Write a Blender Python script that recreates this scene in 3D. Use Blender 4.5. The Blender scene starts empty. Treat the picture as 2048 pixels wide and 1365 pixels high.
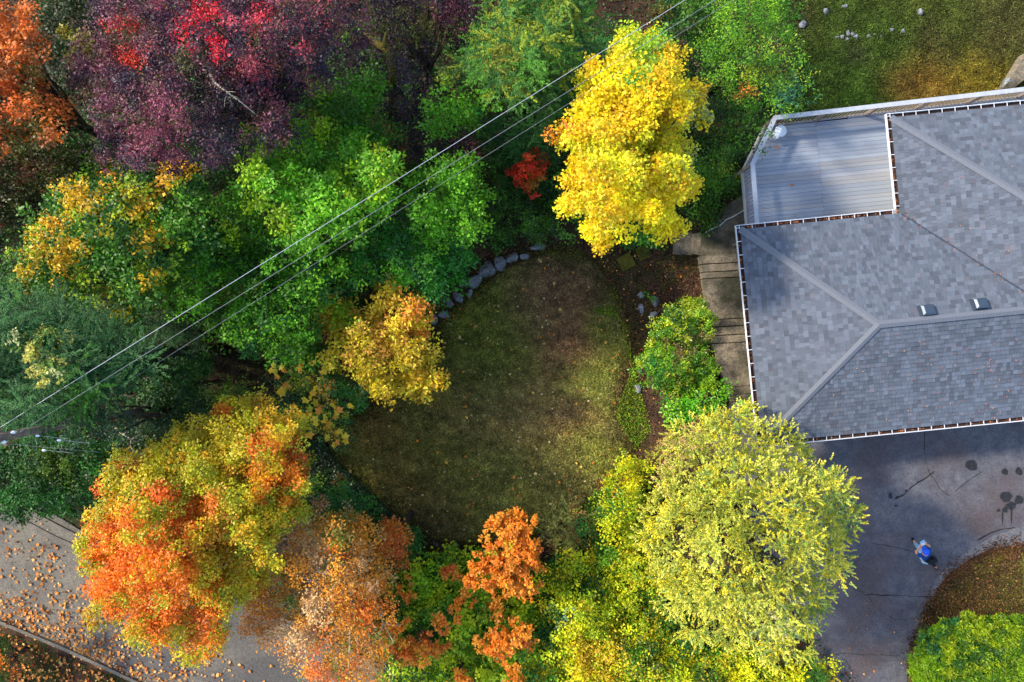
import bpy, bmesh, math, random
import numpy as np
from mathutils import Vector, Matrix
random.seed(7)
R0 = np.random.default_rng(11)
scene = bpy.context.scene
C = scene.collection

# ------------------------------------------------------------------ camera, sky, sun, exposure
HC = 24.0                      # camera height above the driveway
F = 1365.0                     # focal length in photo pixels (24 mm lens, 2048 px wide)
cam_d = bpy.data.cameras.new('camera')
cam_d.sensor_width = 36.0
cam_d.lens = 36.0 * F / 2048.0
cam_d.clip_start = 0.5
cam_d.clip_end = 600
cam = bpy.data.objects.new('camera', cam_d)
cam.location = (0, 0, HC)
C.objects.link(cam)
scene.camera = cam

SUN_AZ = math.radians(160)     # direction towards the sun, counter-clockwise from +x
SUN_EL = math.radians(36)
sv = Vector((math.cos(SUN_EL) * math.cos(SUN_AZ), math.cos(SUN_EL) * math.sin(SUN_AZ), math.sin(SUN_EL)))
world = bpy.data.worlds.new('World')
scene.world = world
world.use_nodes = True
nt = world.node_tree
sky = nt.nodes.new('ShaderNodeTexSky')
sky.sky_type = 'NISHITA'
sky.sun_disc = False
sky.sun_elevation = SUN_EL
sky.sun_rotation = math.atan2(sv.x, sv.y)
bg = nt.nodes['Background']
bg.inputs['Strength'].default_value = 0.15
nt.links.new(sky.outputs[0], bg.inputs[0])
sd = bpy.data.lights.new('sun', 'SUN')
sd.energy = 2.3
sd.angle = math.radians(5.0)
sd.color = (1.0, 0.90, 0.74)
sun = bpy.data.objects.new('sun', sd)
sun.rotation_euler = sv.to_track_quat('Z', 'Y').to_euler()
sun.location = (0, 0, 40)
C.objects.link(sun)
scene.view_settings.view_transform = 'Standard'
scene.view_settings.look = 'None'
scene.view_settings.gamma = 1
scene.view_settings.use_curve_mapping = False
scene.view_settings.exposure = 1.42
scene.cycles.max_bounces = 6
scene.cycles.diffuse_bounces = 3
scene.cycles.transmission_bounces = 3

# ------------------------------------------------------------------ helpers
def W(px, py, z):
    k = (HC - z) / F
    return ((px - 1024.0) * k, (682.5 - py) * k)

def W3(px, py, z):
    x, y = W(px, py, z)
    return Vector((x, y, z))

def lin(c):
    c = np.asarray(c, dtype=float) / 255.0
    return np.where(c <= 0.04045, c / 12.92, ((c + 0.055) / 1.055) ** 2.4)

def rgb(r, g, b):
    v = lin((r, g, b))
    return (float(v[0]), float(v[1]), float(v[2]), 1.0)

def tag(o, label=None, cat=None, group=None, kind=None):
    if label: o['label'] = label
    if cat: o['category'] = cat
    if group: o['group'] = group
    if kind: o['kind'] = kind
    return o

def empty(name, loc=(0, 0, 0), rz=0):
    o = bpy.data.objects.new(name, None)
    o.location = loc
    o.rotation_euler = (0, 0, rz)
    o.empty_display_size = 0.2
    C.objects.link(o)
    return o

def link_mesh(name, me, mat, parent=None, smooth=False):
    o = bpy.data.objects.new(name, me)
    if mat and not me.materials: me.materials.append(mat)
    C.objects.link(o)
    if parent is not None:
        o.parent = parent
        if parent.type == 'EMPTY' or True:
            o.matrix_parent_inverse = Matrix.Identity(4)
    if smooth:
        me.polygons.foreach_set('use_smooth', [True] * len(me.polygons))
    return o

class MB:
    """collects verts / faces (world or local) and builds one mesh object"""
    def __init__(s):
        s.v = []; s.f = []; s.c = []
    def add(s, vs, fs, col=None):
        n = len(s.v)
        s.v += [tuple(v) for v in vs]
        s.f += [tuple(i + n for i in f) for f in fs]
        s.c += [col] * len(fs)
    def box(s, cx, cy, cz, sx, sy, sz, rz=0.0, col=None):
        c, n = math.cos(rz), math.sin(rz)
        vs = []
        for dz in (-.5, .5):
            for dx, dy in ((-.5, -.5), (.5, -.5), (.5, .5), (-.5, .5)):
                x, y = dx * sx, dy * sy
                vs.append((cx + x * c - y * n, cy + x * n + y * c, cz + dz * sz))
        s.add(vs, [(3, 2, 1, 0), (4, 5, 6, 7), (0, 1, 5, 4), (1, 2, 6, 5), (2, 3, 7, 6), (3, 0, 4, 7)], col)
    def bar(s, a, b, w, h=None, up=Vector((0, 0, 1)), col=None):
        a = Vector(a); b = Vector(b); h = h or w
        d = (b - a).normalized()
        u = up if abs(d.dot(up)) < .95 else Vector((1, 0, 0))
        sx = d.cross(u).normalized(); sy = sx.cross(d).normalized()
        vs = []
        for p in (a, b):
            for i, j in ((-.5, -.5), (.5, -.5), (.5, .5), (-.5, .5)):
                vs.append(p + sx * (i * w) + sy * (j * h))
        s.add(vs, [(3, 2, 1, 0), (4, 5, 6, 7), (0, 1, 5, 4), (1, 2, 6, 5), (2, 3, 7, 6), (3, 0, 4, 7)], col)
    def tube(s, pts, rad, n=8, cap=True, col=None):
        pts = [Vector(p) for p in pts]
        rad = rad if isinstance(rad, (list, tuple)) else [rad] * len(pts)
        base = len(s.v); nv = []
        for i, p in enumerate(pts):
            d = (pts[min(i + 1, len(pts) - 1)] - pts[max(i - 1, 0)]).normalized()
            u = Vector((0, 0, 1)) if abs(d.z) < .9 else Vector((1, 0, 0))
            a = d.cross(u).normalized(); b = d.cross(a).normalized()
            for k in range(n):
                t = 2 * math.pi * k / n
                nv.append(p + (a * math.cos(t) + b * math.sin(t)) * rad[i])
        fs = []
        for i in range(len(pts) - 1):
            for k in range(n):
                k2 = (k + 1) % n
                fs.append((i * n + k, i * n + k2, (i + 1) * n + k2, (i + 1) * n + k))
        if cap:
            fs.append(tuple(range(n))); fs.append(tuple((len(pts) - 1) * n + k for k in reversed(range(n))))
        s.add(nv, fs, col)
    def prism(s, poly, z0, z1, col=None):
        n = len(poly)
        vs = [(p[0], p[1], z0) for p in poly] + [(p[0], p[1], z1) for p in poly]
        fs = [tuple(range(n, 2 * n)), tuple(reversed(range(n)))]
        for i in range(n):
            j = (i + 1) % n
            fs.append((i, j, n + j, n + i))
        s.add(vs, fs, col)
    def build(s, name, mat, parent=None, smooth=False):
        me = bpy.data.meshes.new(name)
        me.from_pydata(s.v, [], s.f)
        if any(c is not None for c in s.c):
            at = me.attributes.new('Col', 'FLOAT_COLOR', 'FACE')
            arr = np.ones((len(s.f), 4), dtype=np.float32)
            for i, c in enumerate(s.c):
                if c is not None: arr[i, :3] = c[:3]
            at.data.foreach_set('color', arr.ravel())
        bm = bmesh.new(); bm.from_mesh(me); bmesh.ops.recalc_face_normals(bm, faces=bm.faces); bm.to_mesh(me); bm.free()
        return link_mesh(name, me, mat, parent, smooth)

def np_mesh(name, verts, nq, cols, mat, parent=None, k=4):
    """verts (n*k,3), nq faces of k verts each, cols (nq,3) face colours"""
    me = bpy.data.meshes.new(name)
    me.vertices.add(nq * k)
    me.vertices.foreach_set('co', np.ascontiguousarray(verts, dtype=np.float32).ravel())
    me.loops.add(nq * k)
    me.loops.foreach_set('vertex_index', np.arange(nq * k, dtype=np.int32))
    me.polygons.add(nq)
    me.polygons.foreach_set('loop_start', np.arange(0, nq * k, k, dtype=np.int32))
    me.update(calc_edges=True)
    at = me.attributes.new('Col', 'FLOAT_COLOR', 'FACE')
    a = np.ones((nq, 4), dtype=np.float32); a[:, :3] = cols
    at.data.foreach_set('color', a.ravel())
    return link_mesh(name, me, mat, parent)

def nrm(a):
    return a / np.maximum(np.linalg.norm(a, axis=-1, keepdims=True), 1e-9)

def leaf_mesh(name, P, D, N, L, Wd, cols, mat, parent=None):
    D = nrm(D); S = nrm(np.cross(N, D)); N = nrm(np.cross(D, S))
    L = np.asarray(L)[:, None]; Wd = np.asarray(Wd)[:, None]
    n = len(P)
    v = np.empty((n, 4, 3))
    v[:, 0] = P - D * L * .5
    v[:, 1] = P + S * Wd * .5 + N * Wd * .12 - D * L * .04
    v[:, 2] = P + D * L * .5 - N * L * .10
    v[:, 3] = P - S * Wd * .5 + N * Wd * .12 - D * L * .04
    return np_mesh(name, v.reshape(-1, 3), n, cols, mat, parent)

def noise(x, y, s=1.0, seed=0):
    """cheap smooth noise, about 0..1"""
    r = np.random.default_rng(seed + 100)
    out = 0; amp = 1; tot = 0
    for o in range(4):
        for _ in range(3):
            a = r.uniform(0, 6.28); ph = r.uniform(0, 6.28); fr = s * (1.9 ** o) * r.uniform(.8, 1.2)
            out = out + amp * np.sin((x * math.cos(a) + y * math.sin(a)) * fr + ph + 1.3 * np.sin((x * math.sin(a) - y * math.cos(a)) * fr * .7 + ph * 2))
            tot += amp
        amp *= .6
    return np.clip(.5 + .5 * out / tot * 1.9, 0, 1)

def inside(px, py, poly):
    px = np.asarray(px, dtype=float); py = np.asarray(py, dtype=float)
    res = np.zeros(px.shape, bool)
    n = len(poly)
    for i in range(n):
        x1, y1 = poly[i]; x2, y2 = poly[(i + 1) % n]
        if y1 == y2: continue
        c = ((y1 > py) != (y2 > py)) & (px < (x2 - x1) * (py - y1) / (y2 - y1) + x1)
        res ^= c
    return res

def pdist(px, py, poly):
    px = np.asarray(px, dtype=float); py = np.asarray(py, dtype=float)
    best = np.full(px.shape, 1e9)
    n = len(poly)
    for i in range(n):
        x1, y1 = poly[i]; x2, y2 = poly[(i + 1) % n]
        dx, dy = x2 - x1, y2 - y1
        t = np.clip(((px - x1) * dx + (py - y1) * dy) / (dx * dx + dy * dy + 1e-9), 0, 1)
        best = np.minimum(best, np.hypot(px - x1 - t * dx, py - y1 - t * dy))
    return best

def poly_w(poly, z):
    return [W(x, y, z) for x, y in poly]

# ------------------------------------------------------------------ materials
def mat(name, col=(.5, .5, .5, 1), rough=.8, spec=.3, metal=0.0):
    m = bpy.data.materials.new(name); m.use_nodes = True
    b = m.node_tree.nodes['Principled BSDF']
    b.inputs['Base Color'].default_value = col
    b.inputs['Roughness'].default_value = rough
    b.inputs['Specular IOR Level'].default_value = spec
    b.inputs['Metallic'].default_value = metal
    return m

def nodes_of(m):
    return m.node_tree, m.node_tree.nodes, m.node_tree.links, m.node_tree.nodes['Principled BSDF']

def noise_mat(name, c1, c2, scale=4, detail=8, rough=.85, bump=.3, bscale=60, c3=None, s3=.6, spec=.25, bdist=.02, speck=0, sps=16):
    m = mat(name, c1, rough, spec)
    t, n, l, b = nodes_of(m)
    tc = n.new('ShaderNodeTexCoord')
    nz = n.new('ShaderNodeTexNoise'); nz.inputs['Scale'].default_value = scale; nz.inputs['Detail'].default_value = detail; nz.inputs['Roughness'].default_value = .65
    l.new(tc.outputs['Object'], nz.inputs['Vector'])
    r = n.new('ShaderNodeValToRGB'); r.color_ramp.elements[0].position = .32; r.color_ramp.elements[1].position = .68
    r.color_ramp.elements[0].color = c1; r.color_ramp.elements[1].color = c2
    l.new(nz.outputs[0], r.inputs[0])
    out = r.outputs[0]
    if c3:
        n3 = n.new('ShaderNodeTexNoise'); n3.inputs['Scale'].default_value = s3; n3.inputs['Detail'].default_value = 5
        l.new(tc.outputs['Object'], n3.inputs['Vector'])
        r3 = n.new('ShaderNodeValToRGB'); r3.color_ramp.elements[0].position = .45; r3.color_ramp.elements[1].position = .65
        l.new(n3.outputs[0], r3.inputs[0])
        mx = n.new('ShaderNodeMix'); mx.data_type = 'RGBA'
        l.new(r3.outputs[0], mx.inputs[0]); l.new(out, mx.inputs[6]); mx.inputs[7].default_value = c3
        out = mx.outputs[2]
    if speck:
        for sc_, am in ((sps, speck), (sps * 2.6, speck * .8)):
            ns = n.new('ShaderNodeTexNoise'); ns.inputs['Scale'].default_value = sc_; ns.inputs['Detail'].default_value = 3
            l.new(tc.outputs['Object'], ns.inputs['Vector'])
            mr = n.new('ShaderNodeMapRange'); mr.inputs[1].default_value = .35; mr.inputs[2].default_value = .65; mr.inputs[3].default_value = 1 - am; mr.inputs[4].default_value = 1 + am
            l.new(ns.outputs[0], mr.inputs[0])
            vm = n.new('ShaderNodeVectorMath'); vm.operation = 'MULTIPLY'; l.new(out, vm.inputs[0]); l.new(mr.outputs[0], vm.inputs[1]); out = vm.outputs[0]
    l.new(out, b.inputs['Base Color'])
    nb = n.new('ShaderNodeTexNoise'); nb.inputs['Scale'].default_value = bscale; nb.inputs['Detail'].default_value = 4
    l.new(tc.outputs['Object'], nb.inputs['Vector'])
    bp = n.new('ShaderNodeBump'); bp.inputs['Strength'].default_value = bump; bp.inputs['Distance'].default_value = bdist
    l.new(nb.outputs[0], bp.inputs['Height']); l.new(bp.outputs[0], b.inputs['Normal'])
    return m

def attr_mat(name, rough=.85, spec=.2, grain=0.0, gscale=80, bump=0.0):
    m = mat(name, (.5, .5, .5, 1), rough, spec)
    t, n, l, b = nodes_of(m)
    a = n.new('ShaderNodeAttribute'); a.attribute_name = 'Col'
    out = a.outputs['Color']
    tc = n.new('ShaderNodeTexCoord')
    nz = n.new('ShaderNodeTexNoise'); nz.inputs['Scale'].default_value = gscale; nz.inputs['Detail'].default_value = 6; nz.inputs['Roughness'].default_value = .7
    l.new(tc.outputs['Object'], nz.inputs['Vector'])
    if grain > 0:
        mr = n.new('ShaderNodeMapRange'); mr.inputs[1].default_value = .3; mr.inputs[2].default_value = .7
        mr.inputs[3].default_value = 1 - grain; mr.inputs[4].default_value = 1 + grain
        l.new(nz.outputs[0], mr.inputs[0])
        mx = n.new('ShaderNodeVectorMath'); mx.operation = 'MULTIPLY'
        l.new(out, mx.inputs[0]); l.new(mr.outputs[0], mx.inputs[1]); out = mx.outputs[0]
    l.new(out, b.inputs['Base Color'])
    if bump > 0:
        bp = n.new('ShaderNodeBump'); bp.inputs['Strength'].default_value = bump; bp.inputs['Distance'].default_value = .02
        l.new(nz.outputs[0], bp.inputs['Height']); l.new(bp.outputs[0], b.inputs['Normal'])
    return m

def leaf_mat(name, rough=.5, trans=.3, spec=.35):
    m = bpy.data.materials.new(name); m.use_nodes = True
    t = m.node_tree; n = t.nodes; l = t.links
    b = n['Principled BSDF']; out = n['Material Output']
    b.inputs['Roughness'].default_value = rough
    b.inputs['Specular IOR Level'].default_value = spec
    a = n.new('ShaderNodeAttribute'); a.attribute_name = 'Col'
    l.new(a.outputs['Color'], b.inputs['Base Color'])
    tr = n.new('ShaderNodeBsdfTranslucent')
    l.new(a.outputs['Color'], tr.inputs['Color'])
    mx = n.new('ShaderNodeMixShader'); mx.inputs[0].default_value = trans
    l.new(b.outputs[0], mx.inputs[1]); l.new(tr.outputs[0], mx.inputs[2]); l.new(mx.outputs[0], out.inputs['Surface'])
    return m

M = {}
M['leaf'] = leaf_mat('leaf_surface')
M['glossy_leaf'] = leaf_mat('glossy_leaf_surface', .38, .22, .5)
M['needle'] = leaf_mat('needle_surface', .6, .15, .25)
M['dry_leaf'] = leaf_mat('dry_leaf_surface', .75, .1, .15)
M['grass'] = leaf_mat('grass_blade_surface', .7, .15, .15)
M['bark'] = noise_mat('bark', rgb(44, 36, 29), rgb(80, 68, 55), 9, bump=.6, bscale=30)
M['pale_bark'] = noise_mat('pale_bark', rgb(150, 138, 118), rgb(200, 188, 165), 9, bump=.4, bscale=30)
M['moss_bark'] = noise_mat('mossy_bark', rgb(62, 56, 22), rgb(112, 98, 26), 14, bump=.6, bscale=30)
M['soil'] = attr_mat('soil_and_litter', .95, .1, .45, 24, .8)
M['turf'] = attr_mat('turf_base', .95, .1, .6, 26, .8)
M['concrete_old'] = noise_mat('weathered_concrete', rgb(96, 88, 76), rgb(140, 128, 110), 6, detail=14, rough=.9, bump=.5, bscale=40, c3=rgb(58, 58, 44), s3=.9, speck=.28)
M['asphalt'] = noise_mat('road_asphalt', rgb(98, 92, 82), rgb(122, 114, 100), 1.5, rough=.85, bump=.35, bscale=90, c3=rgb(84, 80, 76), s3=.35, speck=.22)
M['drive'] = noise_mat('driveway_surface', rgb(74, 75, 84), rgb(104, 102, 106), 2.6, detail=14, rough=.8, bump=.5, bscale=70, c3=rgb(86, 76, 76), s3=.45, speck=.17)
M['drive_light'] = noise_mat('edging_concrete', rgb(92, 92, 96), rgb(114, 112, 114), 3, detail=12, rough=.85, bump=.3, bscale=70, speck=.22)
M['stain'] = noise_mat('damp_stain', rgb(34, 35, 38), rgb(50, 50, 52), 12, rough=.6, bump=.1)
M['crack'] = mat('crack_dark', rgb(44, 42, 42), .95, .1)
M['shingle'] = attr_mat('asphalt_shingle', .85, .25, .22, 60, .3)
M['white'] = noise_mat('white_paint', rgb(215, 216, 220), rgb(232, 232, 234), 6, rough=.45, bump=.05, spec=.4)
M['trough'] = noise_mat('gutter_inside', rgb(38, 34, 36), rgb(70, 48, 34), 14, rough=.9)
M['siding'] = noise_mat('house_siding', rgb(190, 184, 172), rgb(208, 202, 190), 3, rough=.7, bump=.1)
M['deck'] = attr_mat('deck_paint', .42, .5, .12, 30, .15)
M['rail'] = noise_mat('rail_cap_paint', rgb(164, 170, 180), rgb(184, 188, 196), 5, rough=.55, bump=.08)
M['rail_dark'] = noise_mat('rail_baluster_paint', rgb(122, 112, 108), rgb(150, 138, 130), 7, rough=.7, bump=.15)
M['rock'] = noise_mat('boulder', rgb(92, 96, 102), rgb(146, 150, 156), 9, detail=14, rough=.85, bump=.8, bscale=18, c3=rgb(80, 80, 72), s3=2.5, bdist=.03, speck=.3, sps=14)
M['moss'] = noise_mat('mossy_paver', rgb(60, 66, 18), rgb(96, 92, 30), 8, rough=.95, bump=.8, bscale=50)
M['metal_dark'] = mat('vent_metal', rgb(62, 74, 88), .35, .5, .3)
M['cable'] = mat('cable_light', rgb(170, 174, 184), .4, .5)
M['cable_dark'] = mat('cable_dark', rgb(130, 132, 140), .5, .4)
M['pole'] = noise_mat('weathered_pole', rgb(84, 74, 66), rgb(120, 108, 96), 8, rough=.9, bump=.5)
M['insul'] = mat('white_porcelain', rgb(225, 230, 240), .25, .6)
M['plastic'] = mat('white_plastic', rgb(235, 240, 245), .35, .5)

# ------------------------------------------------------------------ ground zones
Z_DRIVE, Z_LAWN, Z_ROAD, Z_BACK, Z_PATIO, Z_FOREST = 0.0, -2.1, -4.0, -3.0, -1.5, -3.2
P_DRIVE = [(1430, 820), (1500, 800), (2500, 760), (2500, 1052), (2048, 1054), (1990, 1072), (1930, 1108), (1895, 1136), (1872, 1160), (1862, 1192), (1852, 1235), (1832, 1290), (1815, 1335), (1806, 1600), (1650, 1600), (1640, 1365), (1628, 1290), (1560, 1180), (1500, 1050), (1430, 920)]
P_EDGE = [(2500, 1052), (2500, 1088), (2048, 1090), (1985, 1097), (1940, 1118), (1900, 1146), (1878, 1172), (1866, 1194), (1861, 1191), (1871, 1159), (1894, 1135), (1929, 1107), (1989, 1071), (2048, 1053)]
P_LAWN = [(1100, 505), (1150, 508), (1195, 530), (1215, 580), (1240, 620), (1262, 690), (1250, 760), (1235, 820), (1262, 900), (1225, 950), (1180, 1000), (1120, 1040), (1040, 1075), (960, 1086), (880, 1082), (800, 1036), (730, 975), (668, 915), (650, 870), (720, 830), (800, 780), (885, 700), (880, 645), (940, 596), (1010, 538)]
P_ROAD = [(-700, 760), (-200, 930), (0, 1005), (80, 1012), (200, 1085), (420, 1180), (600, 1250), (760, 1330), (900, 1420), (1100, 1600), (650, 1600), (420, 1440), (260, 1362), (130, 1302), (0, 1248), (-200, 1170), (-700, 1000)]
P_BACK = [(1580, -300), (2500, -300), (2500, 300), (2048, 330), (1560, 330), (1600, 180), (1570, 60)]
P_FRONT = [(2500, 1089), (2500, 1600), (1808, 1600), (1817, 1335), (1834, 1290), (1854, 1235), (1866, 1196), (1880, 1174), (1902, 1148), (1942, 1120), (1987, 1099), (2048, 1091)]
ZONES = [(poly_w(P_DRIVE + [], Z_DRIVE), Z_DRIVE), (poly_w(P_LAWN, Z_LAWN), Z_LAWN), (poly_w(P_ROAD, Z_ROAD), Z_ROAD),
         (poly_w(P_BACK, Z_BACK), Z_BACK), (poly_w(P_FRONT, 0.0), 0.0)]
P_PATIO = [(1340, 395), (1494, 395), (1494, 512), (1400, 515), (1402, 470), (1345, 470)]
CTRL = [(W(1300, 640, -2.1), -2.1), (W(1300, 760, -2.0), -2.0), (W(1250, 540, -2.1), -2.1), (W(1200, 480, -2.1), -2.15), (W(1350, 540, -2), -2.0),
        (W(1380, 900, -1), -1.0), (W(1300, 1000, -1.6), -1.6), (W(1300, 1250, -1.6), -1.8), (W(1500, 1300, -.4), -.5), (W(1000, 1200, -2.6), -2.7),
        (W(700, 1100, -3), -3.2), (W(500, 800, -3.3), -3.3), (W(700, 600, -3), -2.9), (W(900, 500, -2.6), -2.6), (W(1400, 300, -2.8), -2.9),
        (W(1430, 440, -1.55), -1.62), (W(1440, 700, -1.2), -1.2), (W(300, 300, -3.6), -3.6), (W(100, 700, -3.8), -3.8), (W(1000, 100, -3.4), -3.4), (W(1500, 100, -3), -3.0)]
CTRL += [((x, y), z) for x, y, z in ((-26, 14, -4), (-26, 0, -4), (0, 24, -4), (24, 22, -3), (30, 0, -.3), (30, -20, -.2), (0, -24, -3.5), (-26, -22, -4.2), (-60, 0, -5), (60, 0, -2), (0, 60, -5), (0, -60, -4))]

def ground_z(x, y):
    x = np.asarray(x, dtype=float); y = np.asarray(y, dtype=float)
    num = np.zeros(x.shape); den = np.zeros(x.shape)
    for (cx, cy), z in CTRL:
        w = 1.0 / (((x - cx) ** 2 + (y - cy) ** 2) + .3) ** 1.5
        num += w * z; den += w
    for poly, z in ZONES:
        d = np.where(inside(x, y, poly), 0, pdist(x, y, poly))
        w = 2.0 / (d + .10) ** 2.6
        num += w * z; den += w
    return num / den

def gz(x, y):
    return float(ground_z(np.array([x]), np.array([y]))[0])

def soil_col(x, y):
    n1 = noise(x, y, .9, 3)[:, None]; n2 = noise(x, y, 2.6, 9)[:, None]
    a = lin((54, 42, 34)); b = lin((82, 60, 46)); c = lin((52, 58, 24))
    col = a * (1 - n2) + b * n2
    col = col * (1 - .55 * (n1 > .6)) + c * .55 * (n1 > .6)
    col = col * (.75 + .5 * R0.random((len(x), 1)))
    far_ = (np.abs(x) > 27) | (np.abs(y) > 24)
    col[far_] = lin((50, 54, 28))
    return col

def grid_sheet(name, x0, x1, y0, y1, step, zf, colf, material, poly=None, far=None, lift=0.0):
    nx = int((x1 - x0) / step) + 1; ny = int((y1 - y0) / step) + 1
    xs = np.linspace(x0, x1, nx); ys = np.linspace(y0, y1, ny)
    X, Y = np.meshgrid(xs, ys)
    if far is not None:
        s = np.sign(X); X = np.where(np.abs(X) >= abs(x1) - 1e-6, s * far, X)
        s = np.sign(Y); Y = np.where(np.abs(Y) >= abs(y1) - 1e-6, s * far, Y)
    Z = zf(X.ravel(), Y.ravel()).reshape(X.shape) + lift
    idx = np.arange(nx * ny).reshape(ny, nx)
    q = np.stack([idx[:-1, :-1], idx[:-1, 1:], idx[1:, 1:], idx[1:, :-1]], -1).reshape(-1, 4)
    cx = X.ravel()[q].mean(1); cy = Y.ravel()[q].mean(1)
    if poly is not None:
        jit = .12 * (noise(cx, cy, 5, 4) - .5)
        k = inside(cx + jit, cy + jit, poly); q = q[k]; cx = cx[k]; cy = cy[k]
    me = bpy.data.meshes.new(name)
    V = np.stack([X.ravel(), Y.ravel(), Z.ravel()], -1)
    if poly is not None:
        used = np.unique(q); remap = np.zeros(len(V), int); remap[used] = np.arange(len(used)); V = V[used]; q = remap[q]
    me.from_pydata(V.tolist(), [], q.tolist())
    at = me.attributes.new('Col', 'FLOAT_COLOR', 'FACE')
    a = np.ones((len(q), 4), dtype=np.float32); a[:, :3] = colf(cx, cy)
    at.data.foreach_set('color', a.ravel())
    o = link_mesh(name, me, material)
    me.polygons.foreach_set('use_smooth', [True] * len(me.polygons))
    tag(o, kind='structure')
    return o

def terrain_z(x, y):
    z = ground_z(x, y)
    for poly, zz in ZONES:
        z = np.where(inside(x, y, poly) | (pdist(x, y, poly) < .12), zz - .07, z)
    pp = poly_w([(1395, 395), (1500, 395), (1512, 812), (1436, 812), (1398, 515)], -1.2)
    z = np.where(inside(x, y, pp), np.minimum(z, -1.75), z)
    return z
grid_sheet('ground', -27, 27, -24, 24, .22, terrain_z, soil_col, M['soil'], far=400)

# lawns
LAWN_G = [(1180, 560, 44, (52, 40, 34)), (1215, 620, 34, (50, 40, 34)), (1120, 520, 40, (54, 42, 34)), (1240, 780, 24, (66, 48, 38)), (1225, 860, 26, (64, 50, 38)), (960, 640, 70, (72, 76, 22)), (900, 760, 60, (70, 68, 26)), (1010, 740, 60, (70, 72, 24)), (880, 900, 70, (81, 76, 30)), (1000, 1000, 90, (84, 82, 36)),
          (1170, 760, 50, (90, 98, 36)), (1190, 900, 50, (97, 98, 38)), (1140, 960, 60, (90, 82, 46)), (1200, 650, 30, (77, 84, 26)), (760, 850, 40, (81, 58, 30)),
          (1130, 700, 55, (90, 49, 46)), (1080, 600, 60, (86, 60, 46)), (1120, 560, 50, (93, 60, 48)), (1060, 820, 70, (102, 80, 50)), (930, 830, 60, (86, 68, 42)), (1150, 610, 40, (97, 60, 48)), (880, 1050, 60, (63, 45, 32)), (1150, 830, 40, (97, 64, 50)), (820, 960, 60, (77, 60, 32))]
def lawn_col(x, y, z=Z_LAWN, spots=LAWN_G, base=(84, 84, 36), bright=1.95):
    px = 1024 + x * F / (HC - z); py = 682.5 - y * F / (HC - z)
    px = px + 26 * (noise(x, y, 1.6, 5) - .5); py = py + 26 * (noise(x, y, 1.6, 6) - .5)
    col = np.tile(lin(base), (len(x), 1)); w = np.full((len(x), 1), .22)
    col = col * w
    for sx, sy, r, c in spots:
        k = np.exp(-((px - sx) ** 2 + (py - sy) ** 2) / (r * r))[:, None]
        col += k * (.8 * lin(c) + .2 * lin(base)); w += k
    col = col / w
    n = noise(x, y, 4.5, 8)[:, None]
    n2 = noise(x, y, 13, 18)[:, None]
    return col * bright * (.68 + .64 * n) * (.7 + .6 * n2)
def fl(z):
    return lambda x, y: np.full(x.shape, z) + .035 * (noise(x, y, 1.2, 2) - .5)
lw = poly_w(P_LAWN, Z_LAWN)
lx = [p[0] for p in lw]; ly = [p[1] for p in lw]
grid_sheet('lawn', min(lx) - .3, max(lx) + .3, min(ly) - .3, max(ly) + .3, .10, fl(Z_LAWN), lawn_col, M['turf'], poly=lw)
BACK_G = [(1640, 150, 60, (42, 66, 20)), (1700, 200, 60, (58, 92, 24)), (1780, 110, 60, (50, 76, 24)), (1850, 170, 50, (120, 84, 32)), (1950, 170, 60, (124, 104, 30)), (2000, 60, 60, (70, 66, 36)), (1800, 170, 30, (96, 66, 34)), (1900, 60, 50, (66, 78, 28)), (1700, 30, 60, (48, 70, 22)), (1720, 105, 22, (46, 38, 36)), (1600, 30, 30, (52, 38, 30)), (1870, 90, 40, (64, 52, 36))]
def back_col(x, y): return lawn_col(x, y, Z_BACK, BACK_G, (70, 76, 28), 1.0)
bw = poly_w(P_BACK, Z_BACK)
grid_sheet('back_lawn', min(p[0] for p in bw), 24, min(p[1] for p in bw), 20, .14, fl(Z_BACK), back_col, M['turf'], poly=bw)
FRONT_G = [(1900, 1190, 50, (76, 52, 26)), (1980, 1140, 50, (100, 84, 34)), (2020, 1110, 30, (120, 112, 36)), (2000, 1180, 40, (84, 92, 26)), (1870, 1230, 40, (82, 48, 34)), (1950, 1210, 40, (84, 66, 32))]
def front_col(x, y): return lawn_col(x, y, 0, FRONT_G, (84, 74, 36), 1.15)
fw = poly_w(P_FRONT, 0.0)
grid_sheet('front_lawn', min(p[0] for p in fw), 24, -14, max(p[1] for p in fw), .11, fl(0.0), front_col, M['turf'], poly=fw)

def flat_sheet(name, poly, z, m, depth=.06):
    mb = MB(); mb.prism(poly_w(poly, z), z - depth, z)
    return tag(mb.build(name, m), kind='structure')
flat_sheet('driveway', P_DRIVE, Z_DRIVE + .02, M['drive'])
flat_sheet('driveway_edging', P_EDGE, Z_DRIVE + .03, M['drive_light'])
flat_sheet('road', P_ROAD, Z_ROAD + .02, M['asphalt'])
# kerbs of the road
def strip(pts, z, w, h, name, m, zb=None, parent=None):
    mb = MB()
    P = [W3(x, y, z) for x, y in pts]
    for a, b in zip(P[:-1], P[1:]):
        d = (b - a).normalized() * .004
        mb.bar(a - Vector((0, 0, h / 2)) - d, b - Vector((0, 0, h / 2)) + d, w, h)
    o = mb.build(name, m, parent)
    return o
tag(strip([(-700, 998), (-200, 1168), (0, 1246), (130, 1300), (260, 1360), (420, 1438), (650, 1600)], Z_ROAD + .14, .13, .2, 'kerb', M['asphalt']), kind='structure')
tag(strip([(-200, 940), (0, 1003), (60, 1024), (120, 1056), (200, 1096), (420, 1192), (600, 1262), (760, 1342), (900, 1430)], Z_ROAD + .10, .12, .16, 'kerb', M['asphalt']), kind='structure')
tag(strip([(-200, 960), (0, 1018), (46, 1038), (110, 1072), (200, 1112), (420, 1208)], Z_ROAD + .035, .03, .02, 'road_joint', M['crack']), kind='structure')

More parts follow.
